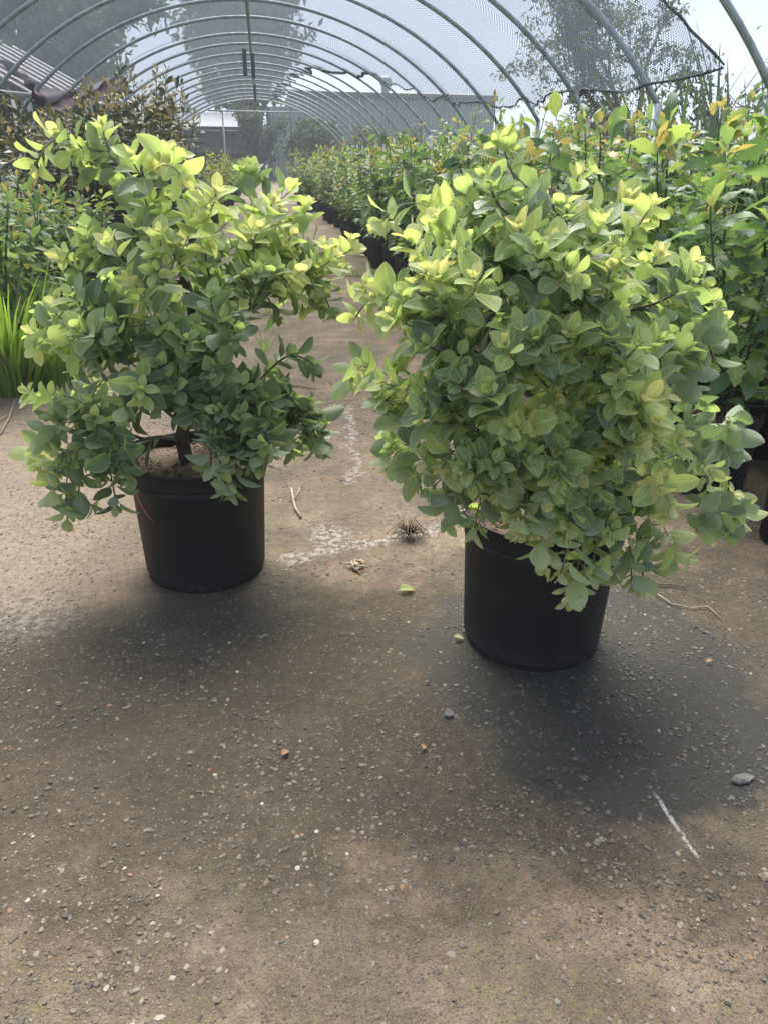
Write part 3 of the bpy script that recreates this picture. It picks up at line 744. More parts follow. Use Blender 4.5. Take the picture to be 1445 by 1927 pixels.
def tree(name, label, base, height, trunk_frac, r0, n_leaf, size, clump, tints, depth=4, spread=.6, droop=0.0, up=.15, lean=(0, 0, 1), group=None, cat='tree', stretch=1.0):
    o = thing(name, label, cat, base, group); mb = MB(); tips = []
    lean = np.array(lean, float); lean /= np.linalg.norm(lean); p1 = lean*height*trunk_frac
    mb.tube([np.zeros(3)-np.array([0, 0, .2]), p1*.5+rng.normal(0, .03*height*.2, 3)*[1, 1, 0], p1], [r0*1.25, r0, r0*.8], 8)
    rest = height*(1-trunk_frac)
    for k in range(4):
        d = np.array([rng.normal(0, spread), rng.normal(0, spread), 1.0]); d /= np.linalg.norm(d)
        limbs(mb, p1, d, rest*random.uniform(.38, .5), r0*.6, depth-1, tips, spread, up)
    mb.build('trunk', M['tree_bark'], o, True)
    lv = Leaves('tree'); tw = np.array(tints)/sum(tints); T = [t for t, _ in tips]
    # sprays of leaves: round the twig ends, and through the crown between them
    ex = [T[random.randrange(len(T))]*random.uniform(.4, 1.0)+rng.normal(0, clump*1.2, 3) for _ in range(int(len(T)*.8))]
    ex = [e for e in ex if e[2] > height*trunk_frac*.9]; T = T+ex
    wt = rng.random(len(T))**1.3+.15; wt /= wt.sum(); pick = rng.choice(len(T), n_leaf, p=wt)
    tint_of = {i: int(rng.choice(4, p=tw)) for i in range(len(T))}
    for i in range(n_leaf):
        j = int(pick[i]); q = rng.normal(0, clump, 3); q[2] = q[2]*stretch*.8 - (abs(rng.normal(0, droop)) if droop else 0)
        ax = rng.normal(0, 1, 3); ax[2] -= .3+droop*2; m_ = tint_of[j] if random.random() < .75 else int(rng.choice(4, p=tw))
        lv.add(T[j]+q, ax, rng.normal(0, 1, 3)+[0, 0, .6], size*random.uniform(.6, 1.4), m_)
    f = lv.joined('foliage', o, range(n_leaf), np.zeros(3)); f['kind'] = 'stuff'
    return o

tree('tall_tree', 'tall dark tree rising over the centre of the tunnel behind the open shed', (-.5, 62, 0), 15, .10, .4, 42000, .52, .34, (5, 2.5, .6, .2), 4, .20)
tree('weeping_tree', 'large drooping grey green tree at the far left behind the net', (-8.3, 21, 0), 8.6, .16, .3, 26000, .32, .20, (5, 3, .3, .5), 4, .62, droop=.6)
tree('gum_tree', 'round headed gum tree behind the left side of the tunnel', (-5.6, 27, 0), 6.9, .22, .22, 20000, .27, .19, (5, 2, .2, .2), 4, .5)
tree('bushy_tree', 'dense green bushy tree beside the purple shelter', (-6.6, 18.2, 0), 3.7, .15, .14, 14000, .22, .14, (2, 5, .6, .8), 3, .6)
tree('sparse_tree', 'open branched tree with olive clumps above the right side of the net', (8.9, 20, 0), 5.3, .30, .15, 12000, .12, .10, (2.5, 4, 1.6, .9), 4, .62)
tree('conifer_shrub', 'dark leafy shrub growing against the pale shed corner', (2.9, 44, 0), 3.2, .1, .12, 9000, .30, .19, (6, 1, 0, 0), 3, .35)
tree('dark_tree', 'dark spotted tree filling the gap between the open shed and the big shed', (.0, 47, 0), 3.5, .1, .12, 5000, .17, .17, (6, 1, 0, 0), 3, .1)
for i, (x, h, lb) in enumerate(((5.4, 2.7, 'creeper covered bush left of centre against the shed wall'), (7.6, 3.0, 'leafy green bush under the roof vent of the shed'), (10.0, 2.4, 'low green bush near the right end of the shed wall'))):
    tree('wall_bush', lb, (x, 46, 0), h, .12, .08, 6000, .22, .19, (3, 5, .5, .3), 3, .6, group='bushes against the shed wall', cat='bush')
tree('small_conifer', 'small dark conifer poking up at the right edge behind the reeds', (6.9, 11.5, 0), 3.15, .3, .07, 1800, .12, .14, (5, 2, 0, 0), 3, .3)
lv = Leaves('tree')
for i in range(16000):
    x = rng.uniform(-70, 90); h = (3.2+1.2*math.sin(x*.21)+.8*math.sin(x*.63+1))*(random.random()**.6)
    lv.add((x, 84+rng.uniform(-3, 3), h), rng.normal(0, 1, 3), rng.normal(0, 1, 3)+[0, 0, .5], rng.uniform(.5, 1.2), int(rng.choice(4, p=[.5, .4, .05, .05])))
tag(lv.joined('treeline', None, range(16000), np.zeros(3)), kind='stuff')

# ------------------------------------------------------------------ pots
def pot_meshes(R, H, n=56):
    r0 = R*.87; w = .006; lip = .05*H/.39+.0
    a = MB(); a.lathe([(0, .012), (r0*.93, .006), (r0*.95, 0), (r0*.985, .003), (r0*.99, .016), (r0*1.004, .019), (r0+(R-r0)*.12, .06*H), (R*.945, H-lip-.030), (R*.957, H-lip-.027), (R*.965, H-lip), (R*.965-w, H-lip), (r0-w+.002, .02), (0, .02)], n)
    b = MB(); b.lathe([(R*.966, H-lip-.001), (R*.995, H-lip), (R, H-lip+.006), (R*1.0, H-.008), (R*1.012, H-.006), (R*1.012, H-.001), (R*1.0, H), (R*.985, H), (R*.97, H-.012), (R*.955, H-lip)], n)
    c = MB(); c.lathe([(.001, H*.90+.015), (R*.3, H*.90+.010), (R*.6, H*.90+.004), (R*.95, H*.895), (R*.945, H*.88)], n)
    for i, (x, y, z) in enumerate(c.v):
        c.v[i] = (x, y, z+.006*math.sin(31*x+3)*math.cos(27*y)+.004*math.sin(70*x-50*y))
    return a.mesh('pot', M['pot'], True), b.mesh('rim', M['pot'], True), c.mesh('soil', M['soil'], True)
BIG_POT, ROW_POT, SMALL_POT = pot_meshes(.21, .39), pot_meshes(.165, .33, 32), pot_meshes(.105, .27, 32)
BARK_V = chips(1, (0, 0), (0, 0), 1, 1, 1)
def bark_bits(o, R, z, n):
    W, F_, _ = chips(n+101, (-1, 1), (-1, 1), .004, .016, 1.0); W = W[:n]; F_ = F_[F_.max(1) < n*18]
    c0 = W.mean(1, keepdims=True); W = W-c0
    a = rng.uniform(0, 6.28, n); r = R*.92*np.sqrt(rng.random(n)); t_ = rng.normal(0, .5, n)
    W[:, :, 2] += W[:, :, 0]*t_[:, None]
    W += np.stack([r*np.cos(a), r*np.sin(a), z+.012-.012*(r/R)+rng.uniform(-.004, .006, n)], -1)[:, None]
    q = bpy.data.objects.new('bark_mulch', npmesh('bark_mulch', W.reshape(-1, 3), F_, [M['mulch']], smooth=False)); COL.objects.link(q); q.parent = o; q['kind'] = 'stuff'
def put_pot(o, ms, lean=(0, 0)):
    a = bpy.data.objects.new('pot', ms[0]); COL.objects.link(a); a.parent = o; a.rotation_euler = (lean[0], lean[1], random.uniform(0, 6))
    b = bpy.data.objects.new('rim', ms[1]); COL.objects.link(b); b.parent = a
    c = bpy.data.objects.new('soil', ms[2]); COL.objects.link(c); c.parent = o


# ------------------------------------------------------------------ humid air
b = MB(); b.box((10, 55, 9.0), (290, 180, 21.0)); hz = b.build('haze', None if False else M['net'], None); tag(hz, kind='stuff')
hm_ = NT('humid_air'); pv = hm_.n('VolumePrincipled', {'Color': (0.86, 0.92, 1.0, 1), 'Density': 0.0026, 'Anisotropy': 0.25})
hm_.t.links.new(pv.outputs[0], hm_.out.inputs['Volume']); hz.data.materials.clear(); hz.data.materials.append(hm_.m)


# ------------------------------------------------------------------ the two potted shrubs in front
def bez(a, b, c, d, n):
    t = np.linspace(0, 1, n)[:, None]; return (1-t)**3*a+3*(1-t)**2*t*b+3*(1-t)*t*t*c+t**3*d


def shrub(name, label, base, trunk, tips, leafsize, dark_below):
    """trunk: polyline (local); tips: (local point, outward dir, youth 0..1, n pairs)"""
    o = thing(name, label, 'potted shrub', tuple(base), 'two potted shrubs on the path'); base = np.array(base)
    put_pot(o, BIG_POT); bark_bits(o, .205, .352, 700)
    mb = MB(); mb.tube(trunk, np.linspace(.022, .009, len(trunk)), 8); mb.build('trunk', M['bark'], o, True)
    lv = Leaves('felt'); tr = np.array(trunk); zz = tr[:, 2]
    NP = [tr[(zz >= zz[0]+.05)].copy()]; NP[0] = np.concatenate([bez(tr[i], tr[i]*2/3+tr[i+1]/3, tr[i]/3+tr[i+1]*2/3, tr[i+1], 6) for i in range(len(tr)-1)]); NP[0] = NP[0][NP[0][:, 2] > zz[0]+.04]
    NR = [np.full(len(NP[0]), .010)]; tips = sorted(tips, key=lambda q: np.min(np.linalg.norm(tr-q[0], axis=1)))
    for (p, od, youth, npair) in tips:
        p = np.array(p, float); Q = np.concatenate(NP); R_ = np.concatenate(NR); dv = p-Q; dist = np.linalg.norm(dv, axis=1)+1e-6
        hr = np.hypot(p[0]-tr[0, 0], p[1]-tr[0, 1])-np.hypot(Q[:, 0]-tr[0, 0], Q[:, 1]-tr[0, 1])
        cost = dist+np.maximum(0, -hr)*1.5+np.maximum(0, .13-dist)*4+np.maximum(0, -dv[:, 2]-.12)*1.2+(1-(dv@np.array(od))/dist)*.10
        j = int(np.argmin(cost)); b = Q[j]; D = p-b; L = np.linalg.norm(D); r0 = min(R_[j]*.85, .0075)
        if D[2] < .02: c1, c2 = b+np.array([D[0]*.3, D[1]*.3, .05]), b+np.array([D[0]*.8, D[1]*.8, max(.02, D[2]*.5+.04)])
        else: c1, c2 = b+np.array([D[0]*.45, D[1]*.45, D[2]*.25]), p-np.array(od)*min(.10, L*.4)
        pts = bez(b, c1, c2, p, 22); seg = np.linalg.norm(np.diff(pts, axis=0), axis=1); cum = np.r_[0, np.cumsum(seg)]; L = cum[-1]
        NP.append(pts[4:16]); NR.append(np.linspace(r0, r0*.6, 12))
        mb = MB(); mb.tube(pts[::3], np.linspace(r0, .0024, 8), 5); mb.build('branch', M['stem'] if youth > .25 else M['bark'], o, True)
        # leaf pairs, each turned a quarter from the last, closer and smaller towards the tip
        gap, s, roll = .021, L, random.uniform(0, 3.1); k = 0; youth_n = 2.1+7.0*youth
        while k < npair and s > .012:
            q = np.array([np.interp(s, cum, pts[:, i]) for i in range(3)]); q2 = np.array([np.interp(max(0, s-.01), cum, pts[:, i]) for i in range(3)]); t = q-q2; t /= np.linalg.norm(t)+1e-9
            a = np.cross(t, [0.2, .1, 1.0]); a /= np.linalg.norm(a)+1e-9; b2 = np.cross(t, a)
            spread = (.25, .55, .85, 1.0, 1.08)[min(k, 4)]+random.uniform(-.12, .12)
            size = leafsize*(.36, .60, .85, 1.0, 1.05)[min(k, 4)]*random.uniform(.72, 1.3)
            for sgn in (-1, 1):
                w = (math.cos(roll)*a+math.sin(roll)*b2)*sgn
                ax = t*math.cos(spread)+w*math.sin(spread)+rng.normal(0, .13, 3); ax[2] += .20 if p[2] > dark_below else -.05
                nm = t*math.sin(spread)-w*math.cos(spread)+np.array([0, 0, .35])+rng.normal(0, .22, 3)
                y = youth_n-k+rng.normal(0, .7)
                m_ = 3 if (y > 4.6 and k < 2) else 2 if y > 2.6 else 1 if y > 0.3 else 0
                if youth < .02 and p[2] < .75 and random.random() < .06: m_ = 4
                if k > 5 and random.random() < .25: continue
                lv.add(base+q+w*.004, ax, nm, size, m_)
            if k >= 2 and random.random() < .34:      # a short side sprig of small new leaves in the axil
                sg = random.choice((-1, 1)); w = (math.cos(roll)*a+math.sin(roll)*b2)*sg; ax0 = t*.6+w*.8+np.array([0, 0, .25]); ax0 /= np.linalg.norm(ax0)
                q3 = q+ax0*leafsize*random.uniform(.25, .6); e1 = np.cross(ax0, [.3, .2, 1]); e1 /= np.linalg.norm(e1)+1e-9; e2 = np.cross(ax0, e1)
                for z in range(6):
                    an = z*1.57+(.78 if z > 3 else 0); w2 = math.cos(an)*e1+math.sin(an)*e2; sp_ = (.95 if z < 4 else .45)
                    y = youth_n*.75-1+rng.normal(0, .9)
                    lv.add(base+q3+w2*.003, ax0*math.cos(sp_)+w2*math.sin(sp_)+rng.normal(0, .12, 3), ax0*math.sin(sp_)-w2*math.cos(sp_)+[0, 0, .2], leafsize*(.55 if z < 4 else .32)*random.uniform(.8, 1.25), 3 if y > 4.2 else 2 if y > 1.4 else 1)
            roll += math.pi/2+random.uniform(-.25, .25); s -= gap*(.35, .6, .9, 1.15, 1.3)[min(k, 4)]*random.uniform(.85, 1.2); k += 1
        # felted bud at the very tip
        for _ in range(2): lv.add(base+p, np.array(od)+rng.normal(0, .35, 3), rng.normal(0, 1, 3), leafsize*.26, 3 if youth > .4 else 1)
    PLANTS.append((o, lv, base, 300)); return o


def tips_from(pix, base, cu, cv, ru, rv, R, face=1.0):
    out = []
    for (u, v, y, *rest) in pix:
        du, dv = (u-cu)/ru, (v-cv)/rv; rr = du*du+dv*dv; off = rest[0] if rest else -R*math.sqrt(max(0, 1-rr))*random.uniform(.55, 1.0)*face
        p = at(u, v, base[1]+off)-np.array(base); p[0] *= .96; od = np.array([p[0], p[1], (p[2]-(.39+.45))*.8+.25]); od /= np.linalg.norm(od)
        if rest and len(rest) > 1: od = np.array(rest[1], float)/np.linalg.norm(rest[1])
        out.append((p, od, y, random.choice((9, 10, 11, 12)) if y > .2 else random.choice((9, 10, 11))))
    return out

LB = np.array([-.233, 2.235, 0.0])
LT = [(188, 236, .45, 0.05, (0, 0, 1)), (150, 285, .35, .1), (58, 318, .75, .0, (-1, 0, .35)), (118, 300, .3, .05, (-.7, 0, .7)), (245, 292, .55), (318, 285, .7, -.05, (.1, -.1, 1)), (345, 335, .85), (412, 362, .85), (478, 318, .35, .1, (.05, 0, 1)), (560, 352, .45, .1), (592, 385, .65, .05), (438, 405, .9), (365, 402, .75), (300, 440, .5), (330, 470, .7),
      (495, 430, .75), (540, 468, .8, -.1), (612, 458, .55, 0, (1, -.1, .3)), (683, 468, .85, .05, (1, -.1, .15)), (575, 512, .75), (600, 548, .65, -.1, (.8, -.4, .1)), (250, 530, .8), (200, 455, .5), (150, 440, .35, .1), (112, 488, .7, -.05), (125, 555, .3), (75, 575, .15, .1), (62, 658, .55, -.05, (-1, -.1, .15)), (100, 600, .5, -.1), (95, 640, .5),
      (150, 625, .25), (48, 748, .5, -.05, (-1, -.2, .05)), (110, 745, .35), (180, 700, .05), (262, 748, .3, -.36, (-.1, -1, .3)), (225, 780, .2, -.3), (52, 872, .75, -.05, (-1, -.3, .1)), (85, 890, .55, -.1), (118, 985, .6, -.15, (-.4, -.4, -.6)), (215, 955, .0, -.25, (.1, -.6, -.6)), (232, 905, 0, -.3), (440, 930, .12, -.36, (0, -.7, -.7)), (480, 868, 0, -.34), (545, 835, 0, -.2), (622, 845, 0, -.02, (1, -.1, -.2)),
      (522, 775, .25, -.25), (470, 752, 0), (602, 690, 0, .0, (1, 0, .2)), (560, 665, 0, .05), (530, 598, 0, .1), (635, 590, .12, .05, (.8, -.1, -.3)), (430, 748, 0), (400, 700, 0), (350, 640, 0), (300, 602, 0), (402, 560, 0), (330, 760, 0), (200, 832, .1, -.2), (290, 682, 0), (205, 605, .1), (452, 622, 0),
      (250, 650, 0, .15), (350, 560, 0, .2), (450, 520, 0, .15), (300, 520, .1, .2), (400, 470, .3, .2), (200, 520, .1, .15), (280, 380, .3, .1), (530, 420, .4, .12), (420, 800, 0, -.3), (370, 790, 0, -.3), (500, 820, 0, -.28), (570, 800, 0, -.1), (150, 800, .3, -.1), (130, 700, .1, .05), (250, 420, .4, -.1), (225, 350, .3, .1), (640, 500, .4, .1)]
for i in range(64):
    u, v = random.uniform(130, 560), random.uniform(360, 800)
    if ((u-340)/270)**2+((v-600)/290)**2 > 1 or (u > 430 and 540 < v < 740): continue
    LT.append((u, v, max(0, (620-v)/400)*random.uniform(.2, .9)+.03, random.uniform(-.24, .22)))
for u, v, y in ((520, 500, .5), (560, 480, .6), (605, 500, .5), (645, 482, .6), (540, 545, .4), (592, 575, .3), (622, 540, .4), (500, 470, .6), (560, 442, .5), (522, 380, .6), (500, 560, .2), (470, 500, .5)): LT.append((u, v, y, random.uniform(-.15, .1)))
for u, v in ((440, 800), (500, 790), (550, 785), (590, 825), (608, 850), (470, 835), (520, 852), (425, 850), (560, 850), (450, 880), (495, 880), (400, 880), (540, 760), (480, 740)): LT.append((u, v, random.choice((.02, .05, .2)), random.uniform(-.36, -.2) if u < 540 else random.uniform(-.15, 0)))
for u, v in ((100, 800), (150, 850), (90, 930), (180, 900), (140, 960), (70, 830), (200, 870), (160, 770)): LT.append((u, v, random.choice((.1, .3, .5)), random.uniform(-.2, -.05)))
for u, v in ((310, 660), (345, 690), (400, 650), (330, 730), (385, 760), (300, 770), (420, 690), (360, 620), (270, 720), (350, 790), (410, 830)): LT.append((u, v, .05))
trunkL = [(-.03, .0, .34), (-.04, .01, .44), (.0, .02, .56), (.03, .01, .70), (.02, .03, .85), (-.02, .04, 1.0), (-.10, .04, 1.14)]
shrub('potted_shrub', 'open branched grey green shrub with bare soil showing, in the left black pot', LB, trunkL, tips_from(LT, LB, 350, 600, 330, 400, .34), .066, .75)

RB = np.array([.681, 1.725, 0.0])
RT = [(945, 272, .45, .1, (0, 0, 1)), (905, 330, .35, .05), (1088, 325, .6, 0, (.1, 0, 1)), (1180, 370, .75, -.05), (1232, 382, .7, .05), (868, 350, .3, .05, (-.1, 0, 1)), (800, 385, .75, 0, (-.2, 0, 1)), (695, 428, .7, 0, (-1, -.1, .3)), (762, 445, .45, .05), (1062, 395, .25), (1130, 412, .3), (1060, 505, .35, -.36, (.1, -.8, .7)), (1150, 500, .55), (1240, 480, .65), (1312, 492, .7, .0, (.9, -.2, .4)),
      (1342, 562, .35, 0, (1, -.1, .2)), (1362, 605, .2, .1), (970, 482, .15), (840, 470, .3), (750, 555, .35), (690, 560, .55, -.05, (-1, -.2, .3)), (652, 598, .6, 0, (-1, 0, .15)), (662, 690, .6, -.05, (-1, -.2, 0)), (702, 720, .6), (738, 762, .7, -.15, (-.6, -.7, .2)), (640, 722, .4, .05, (-1, 0, -.2)), (728, 832, .35, -.05), (722, 882, .4, 0, (-1, -.3, -.1)), (760, 905, .5, -.1), (800, 925, .3, -.15), (830, 985, .3, -.18, (-.4, -.3, -.8)),
      (790, 650, .25), (872, 650, .1), (942, 650, .4), (1002, 702, .35), (1070, 622, .65), (1142, 622, .35), (1202, 650, .4), (1242, 640, .4), (1302, 652, .4, -.1), (1352, 682, .1, 0, (1, -.2, 0)), (905, 742, .15), (985, 782, .6), (960, 805, .7), (1092, 742, .2), (1152, 762, .35), (1205, 752, .9), (1252, 742, .85, -.2), (1232, 792, .55), (1102, 842, .85), (1150, 812, .75), (880, 802, .25), (832, 782, .3),
      (800, 852, .3), (862, 882, .35), (932, 872, .5), (962, 902, .55), (1002, 952, .45), (902, 962, .45, -.2), (882, 1002, .5, -.22, (-.2, -.6, -.6)), (1012, 1042, .6, -.30, (0, -.6, -.7)), (1052, 1082, .6, -.3, (.1, -.6, -.7)), (1072, 1130, .6, -.28, (.2, -.5, -.8)), (1112, 1085, .3, -.27), (1192, 1090, .15, -.25, (.3, -.5, -.6)), (1212, 1105, .4, -.24, (.5, -.4, -.7)), (1082, 982, .3), (1122, 932, .1), (1042, 902, .1), (1182, 962, .15),
      (1268, 962, 1.1, -.32, (.2, -1, .15)), (1202, 892, .75), (1270, 1062, .6, -.25, (.1, -.5, -.8)), (1402, 982, .6, -.1, (1, -.3, -.2)), (1342, 932, .45, -.12), (1385, 1000, .2, -.08), (1372, 872, 0, .05, (1, -.2, -.3)), (1332, 822, 0, 0), (1385, 850, 0, .08), (1282, 832, .6), (1302, 742, 0, -.05), (1252, 902, .5), (1330, 762, .05, .05),
      (820, 540, .2, .1), (900, 560, 0, .0), (1000, 560, .1, -.1), (1100, 560, .2, -.2), (1200, 560, .1, -.05), (1280, 560, .2, .05), (850, 720, .05), (760, 620, .2, .05), (980, 850, .15), (1050, 800, .1), (1120, 700, .1), (1180, 700, .15), (1000, 640, .05), (930, 560, 0), (1060, 660, .1), (860, 430, .4, .1), (930, 400, .3, .05), (1010, 420, .2, .02), (1000, 340, .3, .15), (1140, 460, .4, .1), (1210, 430, .5, .1), (830, 600, .1, -.05), (930, 930, .4), (1060, 1010, .4, -.32), (1140, 1010, .2, -.3), (960, 1000, .4, -.3), (850, 930, .4, -.2), (1230, 1000, .2, -.2), (1150, 880, .1), (1090, 900, .05), (780, 780, .3), (790, 720, .2), (1010, 900, .2), (1290, 700, .2, 0), (1250, 600, .1, .1), (880, 860, .3), (740, 690, .3, -.05), (1200, 830, .3), (1310, 880, .1, 0)]
for i in range(60):
    u, v = random.uniform(680, 1330), random.uniform(330, 1000)
    if ((u-1010)/350)**2+((v-680)/350)**2 > 1: continue
    RT.append((u, v, random.choice((.05, .1, .2, .35, .5, .7))))
RT = [(q[0], q[1], q[2]+(.20 if q[1] > 690 and q[0] > 900 and q[2] > .08 else .0), *q[3:]) for q in RT]
trunkR = [(.0, .0, .34), (.01, .0, .46), (.0, .01, .60), (.02, .02, .76), (.0, .02, .92), (-.02, .02, 1.05), (-.05, .03, 1.15)]
shrub('potted_shrub', 'dense bushy shrub with bright lime shoots hiding the top of the right black pot', RB, trunkR, tips_from(RT, RB, 1010, 720, 370, 440, .42), .065, .62)


# ------------------------------------------------------------------ nursery rows
def row_plant(name, label, x, y, top, kind, size, n_stem, n_leaf, tint, spread, group, pot=ROW_POT, maxl=150, soilz=.30, new=.10):
    o = thing(name, label, 'potted plant', (x, y, 0), group, 0); base = np.array([x, y, 0.0])
    put_pot(o, pot); lv = Leaves(kind); mb = MB(); tw = np.array(tint, float)/sum(tint)
    for s in range(n_stem):
        a = random.uniform(0, 6.28); rr = spread*(random.random()**.5) if n_stem > 1 else spread*.2
        h = (top*random.uniform(.78, 1.0) if s else top) if s < 4 or kind != 'fine' else top*random.uniform(.36, 1.0)
        p0 = np.array([.03*math.cos(a), .03*math.sin(a), soilz]); p3 = np.array([rr*math.cos(a), rr*math.sin(a), h])
        pts = bez(p0, p0+[0, 0, (h-soilz)*.35], p3-[rr*.3*math.cos(a), rr*.3*math.sin(a), (h-soilz)*.3], p3, 9)
        mb.tube(pts, np.linspace(.009, .003, 9), 5)
        m = n_leaf//n_stem
        for i in range(m):
            t = .02+.98*(i+random.random())/m; q = np.array([np.interp(t, np.linspace(0, 1, 9), pts[:, c]) for c in range(3)])
            al = i*2.4+random.uniform(-.5, .5); el = random.uniform(-.1, .7) if t < .93 else random.uniform(.7, 1.3)
            out = np.array([math.cos(al)*math.cos(el), math.sin(al)*math.cos(el), math.sin(el)])
            st = q+out*random.uniform(.02, .30 if kind == 'lobed' else .12)*spread*2.2*(1.15-t*.75)
            if t > 1-new and random.random() < .7: mt = random.choice((2, 3, 3)); sz = size*.62
            else: mt = int(rng.choice(4, p=tw)); sz = size
            ax = out+rng.normal(0, .25, 3); ax[2] -= .25 if t < .8 else -.25
            lv.add(base+st, ax, np.array([0, 0, 1.0])+rng.normal(0, .45, 3)+out*.1, sz*random.uniform(.65, 1.25), mt)
            if kind == 'lobed' and np.linalg.norm(st-q) > .05: mb.tube([q, q*.5+st*.5+[0, 0, .012], st], [.0025, .002, .0018], 4, False)
    mb.build('stem', M['green_stem'], o, True); PLANTS.append((o, lv, base, maxl)); return o

SIDE = ['beside the path', 'in mid row', 'on the outer edge']
ORD = ['first', 'second', 'third', 'fourth', 'fifth', 'sixth', 'seventh', 'eighth', 'ninth', 'tenth', 'eleventh', 'twelfth', 'thirteenth', 'fourteenth', 'fifteenth', 'sixteenth', 'seventeenth', 'eighteenth', 'nineteenth', 'twentieth', 'last']
for i in range(17):
    y = 2.62+i*.48+ (0.18*max(0, i-9))
    for c in range(3):
        x = 1.68-.22*min(1, i/8)+c*.50+random.uniform(-.05, .05); yy = y+random.uniform(-.06, .06)
        top = random.uniform(1.28, 1.46)+(.06 if c else -.05) + (.08 if i < 3 and c else 0) + (random.uniform(0, .28) if random.random() < .22 and i > 4 else 0)
        if i == 0 and c == 0: top = 1.30
        row_plant('potted_tree', f'tall lobed leaf plant, {ORD[i]} from the front {SIDE[c]}, right side', x, yy, top, 'lobed', .128, 4, 220, (3, 4.8, 1.8, .04), .22,
                  'glossy lobed leaf plants right of the path', maxl=140 if i < 6 else 60)
row_plant('potted_tree', 'glossy young plant with the tallest yellow new leaves at the far right edge', 2.25, 3.35, 1.60, 'lobed', .18, 2, 90, (3, 5, 2, .3), .16, 'glossy lobed leaf plants right of the path', maxl=120, new=.2)
sp = thing('nursery_pot', 'small empty black pot of soil at the right edge of the photo', 'plant pot', (1.765, 2.17, 0)); put_pot(sp, SMALL_POT)

# finer hedging plants farther down the right of the path
for i in range(12):
    y = 12.6+i*1.0
    for c in range(2):
        x = 1.50+c*.75+random.uniform(-.1, .1)-(.25 if i > 7 else 0)
        row_plant('hedge_plant', f'bushy {["green", "red tipped"][i % 2 if i < 6 else 1]} hedging plant, {ORD[i]} in the far right row {["on the path side", "on the outer side"][c]}', x, y+random.uniform(-.15, .15), random.uniform(1.25, 1.5), 'fine', .085, 9, 620,
                  ((3, 5, 1.2, .15), (3, 4, 1, .9))[(i+c) % 2], .48, 'hedging plants down the right of the path', maxl=40)
for i in range(3): row_plant('box_plant', f'low rounded dark green plant by the path edge, {ORD[i]} from the front', 1.15, 22.5+i*1.6, .72, 'fine', .06, 6, 380, (5, 2, 0, 0), .34, 'low rounded plants by the far path', maxl=20)

# left side: glossy low plants, dark magnolias, yellow bushes
k = 0
for i in range(6):
    y = 4.75+i*.55
    for c in range(3):
        x = -1.50-c*.52+random.uniform(-.05, .05)
        row_plant('glossy_plant', f'low glossy bush on the left, {ORD[i]} from the front {SIDE[c]}', x, y+random.uniform(-.06, .06), random.uniform(.88, 1.06), 'glossy', .10, 5, 230, (1.6, 5, 2.2, .2), .28, 'low glossy plants left of the path', maxl=110)
for i in range(6):
    for c in range(3):
        x = -1.15-c*.68-(.0)+random.uniform(-.06, .06)+(-.15 if i < 1 else 0); y = 8.7+i*.8
        row_plant('magnolia', f'dark magnolia with bronze leaf backs, {ORD[i]} from the front {SIDE[c]}', x, y, random.uniform(1.78, 2.08)-.16*c, 'magnolia', .115, 11, 640, (4.5, 4, 1.5, .7), .42, 'dark magnolias left of the path', maxl=60, new=.10)
for i in range(5): row_plant('yellow_bush', f'yellow green bushy plant on the left path edge, {ORD[i]} from the front', -1.0+.03*i, 16.2+i*1.5, random.uniform(1.15, 1.35), 'fine', .075, 8, 480, (.2, 1.2, 6, .2), .42, 'yellow green bushes left of the path', maxl=60)
for i in range(4): row_plant('dark_bush', f'dark green bush beyond the yellow bushes, {ORD[i]} from the front', -.85, 25+i*2.2, random.uniform(1.0, 1.3), 'fine', .09, 7, 380, (5, 2, .2, .1), .45, 'dark bushes at the far left of the path', maxl=20)


# ------------------------------------------------------------------ grasses and reeds
def grass(name, label, loc, n, h, spread, mat, cat, group=None, lean=.35, width=1.0, var=None):
    o = thing(name, label, cat, loc, group); lv = Leaves('grass')
    for i in range(n):
        a = random.uniform(0, 6.28); r = spread*random.random()**.6; p = np.array([r*math.cos(a), r*math.sin(a), 0])
        ax = np.array([math.cos(a)*lean*random.random()+rng.normal(0, .12), math.sin(a)*lean*random.random()+rng.normal(0, .12), 1.0])
        lv.add(p, ax, np.array([math.cos(a), math.sin(a), .3])*-1, h*random.uniform(.45, 1.1), mat if random.random() > .07 else 2, var)
    f = lv.joined('blades', o, range(n), np.zeros(3)); f['kind'] = 'stuff'; return o
gl = onground(18, 745)
grass('grass_tuft', 'tall bright green weedy grass clump at the left edge', (gl[0]-.02, gl[1]+.15, 0), 420, .70, .20, 0, 'grass clump')
grass('grass_tuft', 'lower green grass beside the tall clump near the left shrub', (gl[0]+.17, gl[1]+.3, 0), 260, .42, .16, 0, 'grass clump')
for i, (u, v, h, lb) in enumerate(((612, 519, .17, 'leftmost little grass weed in the joint across the path'), (643, 521, .14, 'middle little grass weed in the joint across the path'), (669, 521, .19, 'rightmost little grass weed in the joint across the path'), (505, 590, .22, 'thin grass weed in the path behind the left shrub'), (498, 660, .2, 'thin pale grass weed close behind the left shrub'))):
    p = onground(u, v); grass('weed', lb, (p[0], p[1], 0), 26, h, .035, 0, 'weed', 'small grass weeds in the path', .6)
